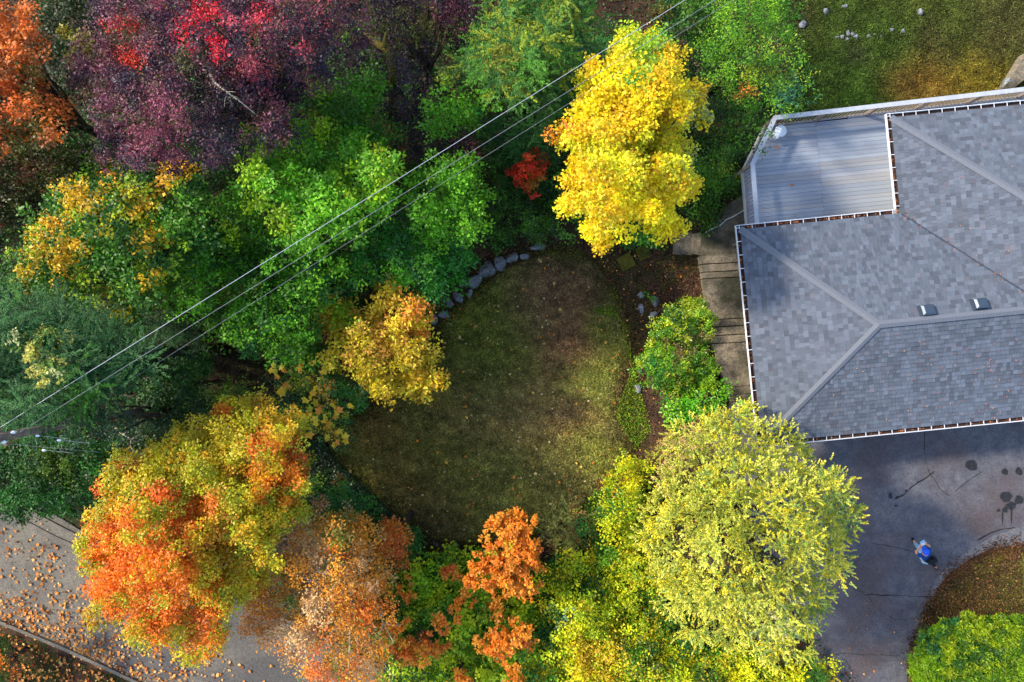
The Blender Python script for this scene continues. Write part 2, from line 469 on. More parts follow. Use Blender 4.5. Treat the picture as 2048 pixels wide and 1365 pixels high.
# cracks and stains on the driveway
def crack(pts, w=.012, z=.026):
    mb = MB(); P = []
    for a, b in zip(pts[:-1], pts[1:]):
        n = max(2, int(math.hypot(b[0] - a[0], b[1] - a[1]) / 9))
        for i in range(n):
            t = i / n
            P.append(W3(a[0] + (b[0] - a[0]) * t + random.uniform(-1.3, 1.3), a[1] + (b[1] - a[1]) * t + random.uniform(-1.3, 1.3), z))
    P.append(W3(*pts[-1], z))
    vs = []; fs = []
    for i, p in enumerate(P):
        d = (P[min(i + 1, len(P) - 1)] - P[max(i - 1, 0)]).normalized(); s = Vector((-d.y, d.x, 0)) * w * random.uniform(.4, 1.5)
        vs += [p - s, p + s]
        if i: fs.append((2 * i - 2, 2 * i - 1, 2 * i + 1, 2 * i))
    mb.add(vs, fs)
    return tag(mb.build('driveway_crack', M['crack']), kind='structure')
for pts, w in [([(1848, 860), (1852, 920), (1858, 945), (1878, 975), (1898, 992)], .010), ([(1868, 944), (1830, 970), (1806, 990), (1790, 998)], .02), ([(1962, 945), (1930, 968), (1910, 984)], .009),
               ([(1703, 1135), (1744, 1086), (1790, 1094), (1832, 1107)], .011), ([(1690, 1168), (1732, 1190), (1800, 1191), (1862, 1194)], .011), ([(1735, 1192), (1750, 1215), (1790, 1240), (1830, 1238)], .006),
               ([(1955, 1082), (1975, 1070), (1998, 1060), (2030, 1055)], .022), ([(1863, 1192), (1872, 1166), (1900, 1134), (1940, 1104), (1985, 1076)], .008), ([(1640, 1310), (1700, 1308), (1800, 1312)], .007)]:
    crack(pts, w)
_t, _n, _l, _b = nodes_of(M['stain'])
_a = _n.new('ShaderNodeAttribute'); _a.attribute_name = 'Fade'
_tr = _n.new('ShaderNodeBsdfTransparent'); _mx = _n.new('ShaderNodeMixShader')
_m = _n.new('ShaderNodeMath'); _m.operation = 'MULTIPLY'; _m.inputs[1].default_value = .88; _m.use_clamp = True
_l.new(_a.outputs['Fac'], _m.inputs[0]); _l.new(_m.outputs[0], _mx.inputs[0]); _l.new(_tr.outputs[0], _mx.inputs[1]); _l.new(_b.outputs[0], _mx.inputs[2]); _l.new(_mx.outputs[0], _n['Material Output'].inputs['Surface'])
def stain(px, py, rx, ry, z=.024, seed=0):
    r = random.Random(seed); n = 44; pts = []
    ph = [r.uniform(0, 6.28) for _ in range(4)]
    for i in range(n):
        t = 2 * math.pi * i / n
        k = 1 + .10 * math.sin(2 * t + ph[0]) + .07 * math.sin(3 * t + ph[1]) + .04 * math.sin(6 * t + ph[2])
        pts.append(W3(px + rx * k * math.cos(t), py + ry * k * math.sin(t), z))
    cen = W3(px, py, z)
    vs = [cen] + [cen.lerp(p, .72) for p in pts] + pts
    fs = [(0, 1 + i, 1 + (i + 1) % n) for i in range(n)] + [(1 + i, 1 + n + i, 1 + n + (i + 1) % n, 1 + (i + 1) % n) for i in range(n)]
    me = bpy.data.meshes.new('damp_stain'); me.from_pydata(vs, [], fs)
    at = me.attributes.new('Fade', 'FLOAT', 'POINT'); at.data.foreach_set('value', [1.0] * (n + 1) + [0.0] * n)
    return tag(link_mesh('damp_stain', me, M['stain']), kind='structure')
for i, s in enumerate([(1943, 931, 15, 11), (2010, 944, 7, 8), (2038, 943, 8, 9), (2012, 994, 12, 13), (2038, 1000, 9, 11), (2022, 1012, 13, 8), (2010, 1020, 7, 6), (1997, 1021, 4, 4), (1781, 992, 4, 8), (1795, 995, 4, 3), (1812, 982, 3, 3), (1792, 1012, 4, 2), (2023, 1030, 2, 22), (2005, 1036, 1.6, 18)]):
    stain(*s, z=.0235 + .0012 * i, seed=i)

# ------------------------------------------------------------------ house
HA = math.radians(5.7)
A = Vector((*W(1480, 459, 2.7), 0))
EU = Vector((math.cos(HA), math.sin(HA), 0)); ES = Vector((math.sin(HA), -math.cos(HA), 0))
TAN = 1.25 / 3.35; ZE = 2.7
def H(u, s, z=0.0):
    return A + EU * u + ES * s + Vector((0, 0, z))
def HR(u, s, d):                       # roof surface point, d = distance in from its eave
    return H(u, s, ZE + d * TAN)
house = tag(empty('house', H(9, 3, 0)), 'house with blue grey shingled hip roof and white gutters beside the driveway', 'house')
HOFF = Matrix.Translation(-house.location)
def place(o):                         # world-built part under the house root
    o.data.transform(HOFF); return o
ov = .55
mb = MB()
mb.prism([tuple(H(u, s)[:2]) for u, s in ((1.18, .75), (6.75, .75), (6.75, -2.3), (18.2, -2.3), (18.2, 6.1), (1.18, 6.1))], -3.3, 2.62)
place(mb.build('wall', M['siding'], house))
mb = MB()
roof_polys = {
    'w1': ([(0, 0, 0), (0, 6.7, 0), (3.35, 3.35, 3.35)], (0, 0), (0, 1), (1, 0)),
    'n1': ([(0, 0, 0), (5.02, 0, 0), (8.37, 3.35, 3.35), (3.35, 3.35, 3.35)], (0, 0), (1, 0), (0, 1)),
    's1': ([(0, 6.7, 0), (18.85, 6.7, 0), (15.5, 3.35, 3.35), (3.35, 3.35, 3.35)], (0, 6.7), (1, 0), (0, -1)),
    's2': ([(8.37, 3.35, 3.35), (15.5, 3.35, 3.35), (14.0, 1.85, 4.85), (9.87, 1.85, 4.85)], (0, 6.7), (1, 0), (0, -1)),
    'w2': ([(5.02, -3, 0), (5.02, 0, 0), (8.37, 3.35, 3.35), (9.87, 1.85, 4.85)], (5.02, -3), (0, 1), (1, 0)),
    'n2': ([(5.02, -3, 0), (18.85, -3, 0), (14.0, 1.85, 4.85), (9.87, 1.85, 4.85)], (5.02, -3), (1, 0), (0, 1)),
    'e2': ([(18.85, -3, 0), (18.85, 6.7, 0), (14.0, 1.85, 4.85)], (18.85, -3), (0, 1), (-1, 0)),
}
for k, (pl, *_r) in roof_polys.items():
    vs = [HR(*p) for p in pl]; n = len(vs)
    vs2 = [v - Vector((0, 0, .12)) for v in vs]
    mb.add(vs + vs2, [tuple(range(n)), tuple(reversed(range(n, 2 * n)))] + [(i, (i + 1) % n, n + (i + 1) % n, n + i) for i in range(n)], lin((96, 102, 112)))
roof = place(mb.build('roof', M['shingle'], house))

def clip(poly, cpoly):
    ar = sum(cpoly[i][0] * cpoly[(i + 1) % len(cpoly)][1] - cpoly[(i + 1) % len(cpoly)][0] * cpoly[i][1] for i in range(len(cpoly)))
    if ar < 0: cpoly = cpoly[::-1]
    out = poly
    for i in range(len(cpoly)):
        (x1, y1), (x2, y2) = cpoly[i], cpoly[(i + 1) % len(cpoly)]
        f = lambda p: (x2 - x1) * (p[1] - y1) - (y2 - y1) * (p[0] - x1)
        inp = out; out = []
        for j in range(len(inp)):
            a, b = inp[j], inp[(j + 1) % len(inp)]
            fa, fb = f(a), f(b)
            if fa >= 0: out.append(a)
            if (fa >= 0) != (fb >= 0):
                t = fa / (fa - fb); out.append((a[0] + (b[0] - a[0]) * t, a[1] + (b[1] - a[1]) * t))
        if len(out) < 3: return []
    return out

def to_px(p):
    k = F / (HC - p.z); return 1024 + p.x * k, 682.5 - p.y * k

SH = {'w1': ((138, 138, 144), 1), 'n1': ((112, 122, 142), 1), 's1': ((104, 108, 120), 1), 's2': ((104, 108, 120), 1), 'w2': ((116, 124, 130), 1), 'n2': ((116, 126, 140), 1), 'e2': ((116, 126, 140), 1)}
SH = {k: (91, 97, 107) for k in SH}
tabs = []
EXPO = .138
for key, (pl, org, da, db) in roof_polys.items():
    cp = []
    for (u, s, d) in pl:
        a = (u - org[0]) * da[0] + (s - org[1]) * da[1]; b = (u - org[0]) * db[0] + (s - org[1]) * db[1]
        cp.append((a, b))
    bmin = min(p[1] for p in cp); bmax = max(p[1] for p in cp)
    amin = min(p[0] for p in cp); amax = max(p[0] for p in cp)
    ex = EXPO * math.cos(math.atan(TAN))
    row = int(bmin / ex)
    while row * ex < bmax:
        b0, b1 = row * ex, (row + 1) * ex
        a = amin - random.uniform(0, .3)
        while a < amax:
            w = random.choice((.09, .12, .14, .16, .2)) * random.uniform(.9, 1.1)
            q = clip([(a + .003, b0), (a + w - .003, b0), (a + w - .003, b1 + .004), (a + .003, b1 + .004)], cp)
            if q:
                tabs.append((key, org, da, db, q, b0, b1, row))
            a += w
        row += 1
rng = random.Random(5)
def tab_geo(t):
    key, org, da, db, q, b0, b1, row = t
    top = []; low = []
    th = rng.choice((.012, .016, .022))
    for (a, b) in q:
        u = org[0] + da[0] * a + db[0] * b; s = org[1] + da[1] * a + db[1] * b
        k = 1 - (b - b0) / (b1 - b0)
        top.append(HR(u, s, b) + Vector((0, 0, .004 + th * max(0, k))))
        low.append(HR(u, s, b) + Vector((0, 0, -.01)))
    n = len(top)
    fs = [tuple(range(n))] + [(i, (i + 1) % n, n + (i + 1) % n, n + i) for i in range(n)]
    base = lin(SH[key])
    v = rng.choice((.74, .84, .9, .95, 1.0, 1.06, 1.12, 1.22)) * rng.uniform(.93, 1.07)
    c = base * v
    if rng.random() < .05: c = c * np.array([1.1, .98, .94])
    return top + low, fs, c
# the 300 that show largest become shingle objects, the others one joined part
scored = []
for i, t in enumerate(tabs):
    q = t[4]; ar = abs(sum(q[j][0] * q[(j + 1) % len(q)][1] - q[(j + 1) % len(q)][0] * q[j][1] for j in range(len(q)))) / 2
    a = sum(p[0] for p in q) / len(q); b = sum(p[1] for p in q) / len(q)
    u = t[1][0] + t[2][0] * a + t[3][0] * b; s = t[1][1] + t[2][1] * a + t[3][1] * b
    p = HR(u, s, b); x, y = to_px(p)
    vis = x < 2040 and len(q) == 4
    scored.append((ar / (HC - p.z) ** 2 if vis else 0, i))
big = set(i for _, i in sorted(scored, reverse=True)[:300])
rest = MB(); roof_off = HOFF
for i, t in enumerate(tabs):
    vs, fs, c = tab_geo(t)
    if i in big:
        o = MB(); cen = sum(vs, Vector()) / len(vs)
        o.add([v - cen for v in vs], fs, c)
        so = o.build('shingle', M['shingle'], roof); so.location = cen - house.location
    else:
        rest.add(vs, fs, c)
ro = place(rest.build('shingles', M['shingle'], roof)); tag(ro, kind='stuff')
# ridge and hip caps
cap_me = None
def cap_line(p0, p1, n_up):
    global cap_me
    L = (p1 - p0).length; d = (p1 - p0).normalized()
    side = d.cross(Vector((0, 0, 1))).normalized()
    n = int(L / .2)
    for i in range(n):
        c = p0 + d * (L * (i + .5) / n)
        if cap_me is None:
            mbx = MB(); w = .11; h = .2
            for sgn in (-1, 1):
                mbx.add([(-h / 2 - .012, 0, .03), (h / 2 + .012, 0, .018), (h / 2 + .012, sgn * w, -.022), (-h / 2 - .012, sgn * w, -.008),
                         (-h / 2 - .012, 0, .01), (-h / 2 - .012, sgn * w, -.03)], [(0, 1, 2, 3), (0, 3, 5, 4)], lin((104, 108, 116)))
            ob = mbx.build('ridge_cap', M['shingle'], roof); cap_me = ob.data
        else:
            ob = bpy.data.objects.new('ridge_cap', cap_me); C.objects.link(ob); ob.parent = roof
        rot = Matrix((d, -side, (-side).cross(d) * -1)).transposed()
        z = d.cross(-side); rot = Matrix((d, -side, z)).transposed()
        if z.z < 0: rot = Matrix((d, side, d.cross(side))).transposed()
        ob.matrix_local = Matrix.Translation(c + Vector((0, 0, .03)) - house.location) @ rot.to_4x4()
for a, b in (((0, 0, 0), (3.35, 3.35, 3.35)), ((0, 6.7, 0), (3.35, 3.35, 3.35)), ((3.35, 3.35, 3.35), (8.37, 3.35, 3.35)), ((5.02, -3, 0), (9.87, 1.85, 4.85)), ((8.37, 3.35, 3.35), (9.87, 1.85, 4.85)), ((9.87, 1.85, 4.85), (14, 1.85, 4.85))):
    cap_line(HR(*a), HR(*b), None)
mb = MB(); p0 = HR(5.05, .03, .03) + Vector((0, 0, .02)); p1 = HR(8.3, 3.28, 3.28) + Vector((0, 0, .02)); mb.bar(p0, p1, .035, .02); place(mb.build('valley_flashing', M['metal_dark'], roof))
# roof vents
vent_me = None
for (vx, vy) in ((1852, 623), (1958, 610)):
    x, y = W(vx, vy, 3.85)
    rel = Vector((x, y, 0)) - A; s_ = rel.dot(ES); u_ = rel.dot(EU)
    zc = ZE + s_ * TAN
    e = MB()
    b0 = [(-.19, -.15), (.19, -.15), (.19, .15), (-.19, .15)]; b1 = [(-.14, -.11), (.14, -.11), (.14, .11), (-.14, .11)]
    e.prism([(-.24, -.2), (.24, -.2), (.24, .2), (-.24, .2)], 0, .015)
    vs = [(p[0], p[1], .016) for p in b0] + [(p[0] * 1.02, p[1] * 1.02, .12) for p in b0] + [(p[0], p[1], .17) for p in b1]
    e.add(vs, [(0, 1, 5, 4), (1, 2, 6, 5), (2, 3, 7, 6), (3, 0, 4, 7), (4, 5, 9, 8), (5, 6, 10, 9), (6, 7, 11, 10), (7, 4, 8, 11), (8, 9, 10, 11)])
    vo = e.build('roof_vent', M['metal_dark'], roof)
    nrmv = (Vector((0, 0, 1)) - ES * TAN).normalized(); yv = nrmv.cross(EU).normalized()
    vo.matrix_local = Matrix.Translation(H(u_, s_, zc + .02) - house.location) @ Matrix((EU, yv, nrmv)).transposed().to_4x4()

# gutters: white outer lip, dark trough, hangers
def gutter(a, b, out, m0=0.0, m1=0.0):
    pa = H(*a, ZE - .03); pb = H(*b, ZE - .03); d = (pb - pa).normalized()
    pa = pa - d * m0; pb = pb + d * m1
    g = MB()
    g.bar(pa + out * .125, pb + out * .125, .016, .10)
    go = place(g.build('gutter', M['white'], house))
    t = MB(); t.bar(pa + out * .058 - Vector((0, 0, .045)), pb + out * .058 - Vector((0, 0, .045)), .112, .01); t.bar(pa + out * .0, pb + out * .0, .012, .09)
    place(t.build('gutter_trough', M['trough'], go))
    L = (pb - pa).length; n = int(L / .41)
    hm = None
    for i in range(n + 1):
        p = pa + d * (L * (i + .2) / (n + .4)) + out * .062 + Vector((0, 0, .045))
        if hm is None:
            hb = MB(); hb.box(0, 0, 0, .13, .018, .008); ho = hb.build('gutter_hanger', M['white'], go); hm = ho.data
        else:
            ho = bpy.data.objects.new('gutter_hanger', hm); C.objects.link(ho); ho.parent = go
        ho.location = p - house.location; ho.rotation_euler = (0, 0, math.atan2(out.y, out.x))
gutter((0, 0), (0, 6.7), -EU, .13, .13)
gutter((0, 0), (5.02, 0), -ES, .10, -.15)
gutter((5.02, -3), (5.02, 0), -EU, .13, -.15)
gutter((5.02, -3), (18.85, -3), -ES, .10, .1)
gutter((0, 6.7), (18.85, 6.7), ES, .10, .1)

# ------------------------------------------------------------------ deck
ZD = .10
deck = tag(empty('deck', H(3, -1, 0)), 'raised painted timber deck with grey boards and railing joined to the house', 'deck')
DOFF = Matrix.Translation(-deck.location)
def dplace(o): o.data.transform(DOFF); return o
def cap_uv(px, py, z):
    x, y = W(px, py, z); r = Vector((x, y, 0)) - A; return r.dot(EU), r.dot(ES)
c_top = [cap_uv(2600, 116, 1.0), cap_uv(1550, 236, 1.0), cap_uv(1505, 328, 1.0), cap_uv(1516, 470, 1.0)]
floor_poly = [c_top[0], c_top[1], c_top[2], (c_top[3][0], .75), (6.75, .75), (6.75, -2.3), (c_top[0][0], -2.3)]
# boards: rows along EU; each row cut by the seam line
bcol = [lin(c) for c in ((146, 154, 166), (140, 148, 162), (152, 156, 166), (144, 152, 164), (150, 152, 158))]
bw_ = .142
s = min(p[1] for p in floor_poly)
def row_int(s, poly):
    xs = []
    n = len(poly)
    for i in range(n):
        (u1, s1), (u2, s2) = poly[i], poly[(i + 1) % n]
        if (s1 > s) != (s2 > s): xs.append(u1 + (u2 - u1) * (s - s1) / (s2 - s1))
    xs.sort(); return list(zip(xs[::2], xs[1::2]))
while s < .75:
    sm = s + bw_ / 2
    for (ua, ub) in row_int(sm, floor_poly):
        cuts = [ua] + [c for c in (3.9, 8.2, 12.6) if ua + .3 < c < ub - .3] + [ub]
        for u0, u1 in zip(cuts[:-1], cuts[1:]):
            mbb = MB()
            # ends follow the deck outline
            def e(ss, ref, side):
                it = row_int(ss, floor_poly)
                if not it: return ref
                v = min((x for pr in it for x in pr), key=lambda q: abs(q - ref))
                return v if abs(v - ref) < .5 else ref
            a0 = e(s + .004, u0, 0) if u0 == ua else u0 + .003; a1 = e(s + bw_ - .004, u0, 0) if u0 == ua else u0 + .003
            b0 = u1 - .003; zj = random.uniform(-.0015, .0015)
            pts = [H(a0, s + .0035), H(b0, s + .0035), H(b0, s + bw_ - .0035), H(a1, s + bw_ - .0035)]
            cc = random.choice(bcol) * random.uniform(.9, 1.08)
            mbb.prism([(p.x, p.y) for p in pts], ZD - .035 + zj, ZD + zj, cc)
            dplace(mbb.build('deck_board', M['deck'], deck))
    s += bw_
# frame under the boards
mb = MB()
mb.prism([tuple(H(*p)[:2]) for p in floor_poly], ZD - .09, ZD - .045)
dplace(mb.build('deck_underframe', M['crack'], deck))
mb = MB()
ed = [H(*p, ZD - .12) for p in floor_poly[:4]]
for a, b in zip(ed[:-1], ed[1:]): mb.bar(a, b, .045, .24)
dplace(mb.build('rim_joist', M['rail'], deck))
# railing
capm = MB()
P = [H(*p, 1.0) for p in c_top]
P[3] = H(c_top[3][0], .02, 1.0)
poly_cap_out = []; 
for i, (a, b) in enumerate(zip(P[:-1], P[1:])):
    d = (b - a).normalized(); m = .03
    pc = MB(); pc.bar(a - d * (m if i else 0), b + d * m, .15, .035); pc_o = dplace(pc.build('railing_cap', M['rail'], deck))
    pc_o.location.z += .0025 * i
    rb = MB(); rb.bar(a - Vector((0, 0, .05)), b - Vector((0, 0, .05)), .04, .06); rb.bar(a - Vector((0, 0, .83)), b - Vector((0, 0, .83)), .04, .04)
    dplace(rb.build('rail_beam', M['rail_dark'], deck))
    L = (b - a).length; n = max(2, round(L / .135)); npost = max(1, round(L / 1.75))
    for k in range(npost + 1):
        if i and k == 0: continue
        p = a + (b - a) * (k / npost)
        if p.x > 19: continue
        q = MB(); q.bar(p - Vector((0, 0, .03)), Vector((p.x, p.y, gz(p.x, p.y) - .1)), .10, .10); dplace(q.build('post', M['rail_dark'], deck))
    bm_ = None
    for k in range(1, n):
        p = a + (b - a) * (k / n)
        if p.x > 18: continue
        if bm_ is None:
            q = MB(); q.box(0, 0, 0, .022, .022, .72); bo = q.build('baluster', M['rail_dark'], deck); bm_ = bo.data
        else:
            bo = bpy.data.objects.new('baluster', bm_); C.objects.link(bo); bo.parent = deck
        bo.location = Vector((p.x, p.y, 1.0 - .47)) - deck.location
        bo.rotation_euler = (0, 0, math.atan2((b - a).y, (b - a).x))

# white table and stool on the deck
def round_furniture(name, px, py, z, r, h, label, cat):
    x, y = W(px, py, z + h)
    t = tag(empty(name, (x, y, ZD)), label, cat)
    m = MB(); n = 28
    prof = [(0, h), (r * .9, h), (r * .97, h - .006), (r, h - .02), (r * .97, h - .034), (0, h - .04)]
    vs = []; fs = []
    for (rr, zz) in prof:
        for k in range(n):
            a = 2 * math.pi * k / n; vs.append((rr * math.cos(a) + 1e-4 * math.cos(a), rr * math.sin(a) + 1e-4 * math.sin(a), zz))
    for i in range(len(prof) - 1):
        for k in range(n):
            fs.append((i * n + k, i * n + (k + 1) % n, (i + 1) * n + (k + 1) % n, (i + 1) * n + k))
    m.add(vs, fs); m.build('table_top' if 'table' in name else 'seat', M['plastic'], t, True)
    for k in range(4):
        a = math.pi / 4 + k * math.pi / 2
        l_ = MB(); l_.tube([(r * .6 * math.cos(a), r * .6 * math.sin(a), h - .03), (r * .8 * math.cos(a), r * .8 * math.sin(a), 0)], [.016, .012], 8); l_.build('leg', M['plastic'], t, True)
    return t
round_furniture('side_table', 1562, 262, ZD, .205, .45, 'small round white table in the far corner of the deck', 'table')
round_furniture('stool', 1553, 270, ZD, .14, .40, 'little round white stool tucked against the white deck table', 'stool')

# ------------------------------------------------------------------ concrete stair, patio, steps
stair = tag(empty('concrete_stair', W3(1450, 650, -1.6)), 'long weathered concrete stair with landings running down beside the house wall', 'stairs')
SOFF = Matrix.Translation(-stair.location)
def lerp(a, b, t): return a + (b - a) * t
def sl(y): return lerp(1400, 1440, (y - 515) / 285.0) if y < 690 else lerp(1424.5, 1462, (y - 690) / 115.0)
def srr(y): return lerp(1474, 1516, (y - 510) / 300.0)
lines = [512, 529, 545, 558, 640, 655, 672, 688, 775, 791, 805, 840]
zs = [-1.36 + .136 * i for i in range(len(lines) - 1)]
for i in range(len(lines) - 1):
    y0, y1 = lines[i], lines[i + 1]; z = min(zs[i], -.02)
    y1b = y1 + 3
    q = [(sl(y0), y0 + 1.0), (srr(y0), y0 - 3.0), (srr(y1), y1 - 4.6), (sl(y1), y1 - .6)]
    mbs = MB(); pw = poly_w(q, z); mbs.prism(pw, z - .35, z)
    o = mbs.build('landing' if y1 - y0 > 40 else 'step', M['concrete_old'], stair); o.data.transform(SOFF)
    if y1 - y0 <= 40:
        bv = o.modifiers.new('edge', 'BEVEL'); bv.width = .012; bv.segments = 2
patio = MB(); patio.prism(poly_w([(1404, 470), (1412, 463), (1455, 410), (1500, 380), (1502, 512), (1402, 515)], Z_PATIO), Z_PATIO - .25, Z_PATIO)
tag(patio.build('patio', M['concrete_old']), 'rough concrete patio slab below the deck corner', 'patio')
gs = tag(empty('garden_steps', W3(1375, 490, -2)), 'short mossy concrete steps going down west from the patio', 'steps')
GO = Matrix.Translation(-gs.location)
for i, (x0, x1) in enumerate(((1385, 1404), (1366, 1386), (1348, 1367))):
    z = Z_PATIO - .13 * (i + 1)
    m = MB(); m.prism(poly_w([(x0 + .8, 468), (x1 - 1.6, 464), (x1 - .6, 512), (x0 - 2.2, 508)], z), z - .3, z); o = m.build('step', M['concrete_old'], gs); o.data.transform(GO)
    bv = o.modifiers.new('edge', 'BEVEL'); bv.width = .012; bv.segments = 2
for (cx, cy, r, a, lab) in ((1253, 524, 21, .5, 'square mossy paving slab in dark soil left of its neighbour'), (1288, 505, 19, .35, 'square mossy paving slab nearest the short garden steps'), (1326, 494, 17, .2, 'half hidden mossy slab at the foot of the garden steps')):
    m = MB(); pts = [(cx + r * math.cos(a + math.pi / 4 + k * math.pi / 2), cy - r * math.sin(a + math.pi / 4 + k * math.pi / 2)) for k in range(4)]
    m.prism(poly_w(pts, -2.02), -2.2, -2.02); o = m.build('paving_slab', M['moss']); tag(o, lab, 'paving slab', 'mossy slabs')
    bv = o.modifiers.new('edge', 'BEVEL'); bv.width = .015; bv.segments = 2
m = MB(); hp = [W3(x, y, -1.4) for x, y in ((1410, 466), (1424, 458), (1440, 452), (1452, 440), (1466, 434), (1486, 422), (1498, 415))]
m.tube(hp, .018, 6); tag(m.build('hose', M['plastic']), 'pale hose snaking over the patio under the deck', 'hose')
m = MB(); m.prism(poly_w([(2054, 104), (2074, 98), (2074, 140), (2018, 184), (2009, 177)], -2.5), -3.1, -2.5); tag(m.build('retaining_wall', M['concrete_old']), 'low concrete wall at the edge of the back lawn by the deck', 'wall')

# ------------------------------------------------------------------ boulders
def boulder(px, py, rx, ry, rot, z, label, group=None, cat='boulder', seed=None, name='boulder'):
    seed = seed if seed is not None else int(px * 7 + py)
    r = random.Random(seed)
    bm = bmesh.new(); bmesh.ops.create_icosphere(bm, subdivisions=3, radius=1)
    k = (HC - z - .2) / F
    dirs = [(Vector((r.gauss(0, 1), r.gauss(0, 1), r.gauss(0, 1))).normalized(), r.uniform(.5, .88)) for _ in range(13)]
    for v in bm.verts:
        p = v.co.copy()
        for d, c in dirs:
            e_ = p.dot(d)
            if e_ > c: p -= d * (e_ - c) * .97
        p += p.normalized() * (.02 * math.sin(p.x * 9 + seed) + .02 * math.sin(p.y * 11))
        v.co = Vector((p.x * rx * k * 1.12, p.y * ry * k * 1.12, p.z * min(rx, ry) * k * .95))
    me = bpy.data.meshes.new(name); bm.to_mesh(me); bm.free()
    o = link_mesh(name, me, M['rock'], None, True)
    x, y = W(px, py, z + .2)
    o.location = (x, y, z + min(rx, ry) * k * (.12 if name == 'boulder' else .45)); o.rotation_euler = (r.uniform(-.15, .15), r.uniform(-.15, .15), rot)
    tag(o, label, cat, group)
G1 = 'boulders edging the lawn'
for b in [(975, 540, 17, 20, -.2, 'biggest rounded grey boulder in the arc along the lawn'), (1000, 526, 13, 15, .3, 'wedge shaped boulder right of the biggest one on the lawn edge'),
          (1023, 515, 15, 11, 0, 'pale speckled boulder with leaves near the top of the lawn arc'), (1050, 513, 11, 8, .1, 'small boulder right of the pale speckled one'), (1077, 494, 15, 8, .1, 'last boulder of the arc half under the yellow tree shrubs'),
          (951, 563, 16, 13, .5, 'square blue grey boulder left of the biggest boulder'), (927, 567, 8, 7, 0, 'small boulder tucked under green shrub behind the square one'), (940, 588, 7, 10, -.2, 'small upright brown grey stone below the square boulder'),
          (914, 595, 13, 10, -.5, 'oval boulder with leaves leaning over its top'), (898, 607, 8, 11, .3, 'dark egg shaped boulder beside the lawn'), (884, 628, 12, 10, .6, 'shaded boulder under the fern tips'),
          (866, 640, 8, 12, 0, 'boulder next to the orange maple branch'), (892, 632, 7, 6, 0, 'small shaded stone at the lower end of the boulder arc')]:
    boulder(*b[:5], -2.12, b[5], G1)
G2 = 'stones around the little planting'
for b in [(1284, 592, 7, 9, 0, 'upper left stone of the four around the small green plant'), (1313, 602, 9, 12, .1, 'largest stone of the four around the small green plant'),
          (1284, 620, 7, 13, .1, 'tall narrow lower left stone of the four'), (1312, 629, 10, 8, .4, 'pale lower right stone of the four with a purple tint')]:
    boulder(*b[:5], -2.1, b[5], G2)
boulder(1277, 778, 9, 12, .7, -2.05, 'grey stone at the lower left foot of the round shrub', 'stones by the round shrub')
boulder(1290, 790, 6, 6, .2, -2.05, 'small stone right of the grey stone at the round shrub', 'stones by the round shrub')
boulder(871, 1090, 12, 12, .2, -2.3, 'dark round boulder at the bottom edge of the lawn')
boulder(970, 1080, 12, 6, .4, -2.3, 'flat stone under orange leaves at the bottom of the lawn')
boulder(925, 1103, 5, 8, -.5, -2.3, 'thin slanted stone below the lawn edge')
G3 = 'rocks in the back lawn'
for b in [(1609, 48, 8, 9, 0, 'white rock alone near the tree edge in the back lawn'), (1700, 63, 5, 8, 0, 'tallest pale rock in the row of back lawn rocks'), (1689, 70, 5, 6, 0, 'left rock of the row in the back lawn'),
          (1710, 66, 5, 5, 0, 'grey rock just right of the tallest back lawn rock'), (1697, 76, 5, 4, 0, 'low rock just below the tallest back lawn rock'), (1741, 70, 7, 4, 0, 'long pale rock in the right half of the back lawn row'),
          (1753, 66, 5, 3, 0, 'narrow rock touching the long pale rock'), (1766, 68, 5, 3, 0, 'rightmost narrow rock of the back lawn row'), (1716, 72, 6, 5, 0, 'brownish rock in the middle of the row'), (1678, 72, 6, 4, 0, 'flat leftmost rock of the row'),
          (1788, 57, 5, 5, 0, 'lone pinkish rock right of the row'), (1810, 60, 5, 5, 0, 'dull brown rock furthest right in the grass'), (1844, 22, 7, 7, 0, 'rock in dry grass near the top of the back lawn'), (1694, 9, 8, 5, 0, 'bluish rock at the very top of the back lawn'), (1654, 20, 6, 6, 0, 'dark mossy rock left of the bluish top rock')]:
    boulder(*b[:5], -3.05, b[5], G3, 'rock', name='rock')
boulder(2022, 166, 13, 14, 0, -2.8, 'pale yellowish block of stone beside the deck at the far right', None, 'rock', name='rock')

# ------------------------------------------------------------------ foliage engine
def warm(c):
    r, g, b = c
    if g > r and g > b: return (min(255, r * 1.2 + 10), min(255, g * 1.12 + 4), b * .92)          # leaf greens of the place are yellowish
    return c
def smooth_pick(u, pal):
    cols = np.array([lin(warm(c)) for c, w in pal]); w = np.array([w for c, w in pal], float); w = np.cumsum(w / w.sum())
    return cols[np.minimum(np.searchsorted(w, u), len(cols) - 1)]

